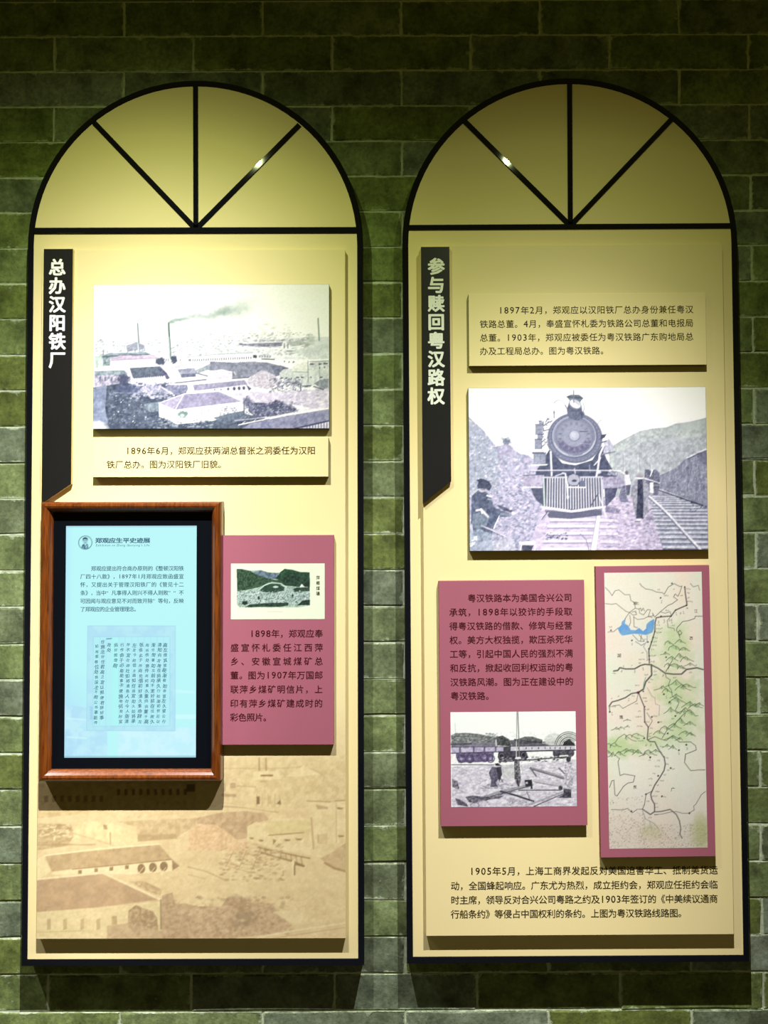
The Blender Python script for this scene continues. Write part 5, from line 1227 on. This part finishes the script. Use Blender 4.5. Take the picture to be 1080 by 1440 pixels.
# rose text boards
t, b, r_ = board(LL, 'text_board', 'rose pink board with a small green-tinted postcard above its text, right of the screen', 'text board',
                 ((312.6, 752.8), (469.9, 752), (310.7, 1047.3), (468.7, 1047.3)), ('pink', 'pink_side'))
x0, x1, z0, z1 = px_rect(LL, b, ((324.8, 792.4), (456.7, 792.4), (324.6, 870.7), (456.5, 870.7)), HT)
art_postcard().mesh('postcard_print', x0, x1, z0, z1, YT, M['print'], t, .76, 1.1)
L = Lettering()
for i_, ch_ in enumerate('萍鄉煤礦'):
    q = LL.pt(447.2, 812.4 + i_ * 7.4, HT); L.put(ch_, q[0] - b[0], q[1] - b[1], 5.2 * S, 6 * S, .012)
L.build('postcard_lettering', M['ink'], t, YT - .0002)
text_block(LL, b, [('1898年，郑观应奉', 350.8, 454.3, 890.9), ('盛宣怀札委任江西萍', 324, 454.3, 910.6), ('乡、安徽宣城煤矿总', 324, 454.3, 929.9),
                   ('董。图为1907年万国邮', 323.7, 454.2, 949.4), ('联萍乡煤矿明信片，上', 323.6, 454, 969.2), ('印有萍乡煤矿建成时的', 323.5, 454, 989),
                   ('彩色照片。', 323.2, 382, 1008.6)], 12.0, HT, M['ink_pink'], t, YT, .012)
t, b, r_ = board(LR, 'text_board', 'rose pink board with text above a railway yard photograph, left of the map', 'text board',
                 ((616.5, 816), (820.7, 816.4), (620.3, 1161.6), (827, 1161.2)), ('pink', 'pink_side'), extra=.1)
x0, x1, z0, z1 = px_rect(LR, b, ((633.3, 1001.2), (809.1, 1000.4), (634.3, 1134.8), (811.2, 1134)), HT)
art_yard().mesh('yard_print', x0, x1, z0, z1, YT, M['print'], t, .88, 1.05)
text_block(LR, b, [('粤汉铁路本为美国合兴公司', 657.6, 804.9, 840.7), ('承筑，1898年以狡诈的手段取', 631.7, 805.2, 860.4), ('得粤汉铁路的借款、修筑与经营', 631.9, 805.4, 879.9),
                   ('权。美方大权独揽，欺压杀死华', 632.1, 805.7, 899.5), ('工等，引起中国人民的强烈不满', 632.4, 806, 919.1), ('和反抗，掀起收回利权运动的粤', 632.7, 806.2, 938.8),
                   ('汉铁路风潮。图为正在建设中的', 633, 806.6, 958.6), ('粤汉铁路。', 633.4, 695, 978.4)], 12.1, HT, M['ink_pink'], t, YT, .012)
# map board
t, b, r_ = board(LR, 'map_board', 'tall rose-bordered illustrated railway route map with a blue lake and green hills', 'map',
                 ((837.3, 795.9), (996.5, 795.3), (845.3, 1205.6), (1007.2, 1204.7)), ('pink', 'pink_side'), extra=.35)
x0, x1, z0, z1 = px_rect(LR, b, ((848.9, 805.1), (985.8, 804.4), (857.5, 1193.1), (995.9, 1192.5)), HT)
art_map().mesh('printed_map', x0, x1, z0, z1, YT, M['print'], t, .86)
L = Lettering()
for ch_, mx_, my_, sz_ in (('湖', 893.4, 848, 5), ('北', 897, 848, 4.5), ('湖', 871, 921.4, 6), ('南', 873.6, 1008, 5.6), ('江', 979.6, 859.5, 5), ('西', 972.6, 897.6, 5), ('广', 945.6, 1110, 6), ('东', 892.2, 1106.4, 5.4)):
    q = LR.pt(mx_, my_, HT); L.put(ch_, q[0] - b[0], q[1] - b[1], sz_ * S, sz_ * S, 0)
ml = L.build('map_lettering', M['ink'], t, YT - .0002); ml['kind'] = 'stuff'

# faded print on the raised board of the left panel
X0, X1, Z0_, Z1 = rect_l
zt = LL.pt(270, 960, HB)[1]
art_faded().mesh('faded_print', X0 - base_l[0] + .0006, X1 - base_l[0] - .0006, Z0_ - base_l[1] + .0006, zt - base_l[1], -(HB + .0002), M['print'], board_l, 1.0)

# ---------------------------------------------------------------- digital screen in a wooden frame
def wood_material():
    m, nt, b = new_mat('varnished_walnut')
    N = nt.nodes.new; Lk = nt.links.new
    tc = N('ShaderNodeTexCoord'); mp = N('ShaderNodeMapping'); mp.inputs['Scale'].default_value = (40, 40, 3)
    Lk(tc.outputs['Object'], mp.inputs['Vector'])
    nz = N('ShaderNodeTexNoise'); nz.inputs['Scale'].default_value = 6; nz.inputs['Detail'].default_value = 5; nz.inputs['Distortion'].default_value = .6
    Lk(mp.outputs[0], nz.inputs['Vector'])
    r = N('ShaderNodeValToRGB'); e = r.color_ramp.elements
    e[0].position = .3; e[0].color = (.060, .013, .0025, 1); e[1].position = .7; e[1].color = (.19, .050, .006, 1)
    Lk(nz.outputs['Fac'], r.inputs[0]); Lk(r.outputs[0], b.inputs['Base Color'])
    b.inputs['Roughness'].default_value = .28; b.inputs['Coat Weight'].default_value = .35; b.inputs['Coat Roughness'].default_value = .18
    return m
M['wood'] = wood_material()
HS = HB + .031
D = LL.rect((57, 705), (311.8, 705.2), (51, 1100.7), (308.8, 1099.5), HS)
scx, scz = (D[0] + D[1]) / 2, (D[2] + D[3]) / 2
sc_t = LL.thing('digital_screen', 'lit upright display screen in a varnished wooden frame, on the left panel', 'screen', scx, scz, HB + GAP)
hw, hh = (D[1] - D[0]) / 2, (D[3] - D[2]) / 2
TH = HS - HB - GAP
fw = 15.2 * S * .97
# profile: distance from outer edge -> depth in front of the base
prof = [(0, 0), (0, TH * .62), (.0016, TH * .86), (.005, TH * .97), (.010, TH), (.0145, TH * .95), (.019, TH * .80), (fw - .0008, TH * .60), (fw, TH * .50), (fw, 0)]
def rail(ax):
    """one mitred rail of the frame; ax = 'top' 'bottom' 'left' 'right'"""
    v = []
    for end in (0, 1):
        for d, y in prof:
            if ax in ('top', 'bottom'):
                x = (-hw + d) if end == 0 else (hw - d); z = (hh - d) if ax == 'top' else (-hh + d)
            else:
                z = (-hh + d) if end == 0 else (hh - d); x = (-hw + d) if ax == 'left' else (hw - d)
            v.append((x, -y, z))
    n = len(prof); f = []
    for i in range(n):
        j = (i + 1) % n
        q = (i, j, n + j, n + i)
        f.append(q)
    f.append(tuple(range(n))); f.append(tuple(range(2 * n - 1, n - 1, -1)))
    me = bpy.data.meshes.new('rail'); me.from_pydata(v, [], f); me.update()
    import bmesh
    bm = bmesh.new(); bm.from_mesh(me); bmesh.ops.recalc_face_normals(bm, faces=bm.faces); bm.to_mesh(me); bm.free()
    return me
for ax in ('top', 'bottom', 'left', 'right'):
    o = link('frame_rail', rail(ax), M['wood'], sc_t)
iw, ih = hw - fw + .0003, hh - fw + .0003
link('bezel', prism(box_pts(-iw, iw, -ih, ih), 0, -TH * .42), M['bezel'], sc_t)
hsf = HB + GAP + TH * .42
x0, x1, z0, z1 = px_rect(LL, (scx, scz), ((94.6, 739.3), (277.8, 739.6), (89, 1065.6), (274.3, 1065)), hsf)
scr = art_screen().mesh('lit_screen', x0, x1, z0, z1, -(TH * .42 + .0004), M['screen'], sc_t)
YS = -(TH * .42 + .0007)
text_block(LL, (scx, scz), [('郑观应提出符合商办原则的《整顿汉阳铁', 128, 258.8, 799.3), ('厂四十八款》，1897年1月郑观应致函盛宣', 113, 258.8, 810.6),
    ('怀，又提出关于管理汉阳铁厂的《管见十二', 113, 258.8, 822), ('条》，当中“凡事得人则兴不得人则败”“不', 113, 258.8, 833.6),
    ('可因闻与观应意见不对而致开除”等句，反映', 112.8, 258.7, 845), ('了郑观应的企业管理理念。', 112.8, 196, 856.5)], 7.4, hsf, M['screen_ink'], scr, YS, .014)
L = Lettering()
a = LL.pt(134, 760, hsf); c_ = LL.pt(211.5, 760, hsf)
for i, ch in enumerate('郑观应生平史迹展'):
    L.put(ch, a[0] - scx + (c_[0] - a[0]) * (i + .5) / 8, a[1] - scz, 9.8 * S, 7.6 * S, .03)
a = LL.pt(135, 766.8, hsf); c_ = LL.pt(211, 766.8, hsf)
L.line("Exhibition on Zheng Guanying's Life", a[0] - scx, c_[0] - scx, a[1] - scz, 4.3 * S, .0, .2)
L.build('heading', M['screen_ink'], scr, YS)
# manuscript page shown on the screen: brush characters in columns
rr = random.Random(11)
pool = '深营宣配事云行公所施君借社荣清地董尚何好必得书任将久怀念能今借地信宜其传事如清好便宜各位各任以在经辞其人望不察宣宽署辞高左恨求前公行渐须重将于初命此不知能向承我路主张敬之故处照各向如此'
L = Lettering()
cols = [(232.5, 907, 16), (224.5, 907, 16), (216, 907, 16), (207.5, 907, 16), (198.5, 907, 16), (189.5, 907, 16), (180.5, 907, 16), (171.7, 907, 16), (163, 907, 5), (154, 907, 2), (145, 902, 16), (136.5, 909, 16)]
for ci, (cx_, y0_, n_) in enumerate(cols):
    for k in range(n_):
        q = LL.pt(cx_ - k * .12 + rr.uniform(-.5, .5), y0_ + k * 7.15 + rr.uniform(-.5, .5), hsf)
        s_ = rr.uniform(4.6, 6.6) * S
        L.put(pool[rr.randrange(len(pool))], q[0] - scx, q[1] - scz, s_, s_, .014, rr.uniform(-.25, .25), .12)
L.build('manuscript_lettering', M['screen_ink'], scr, YS)
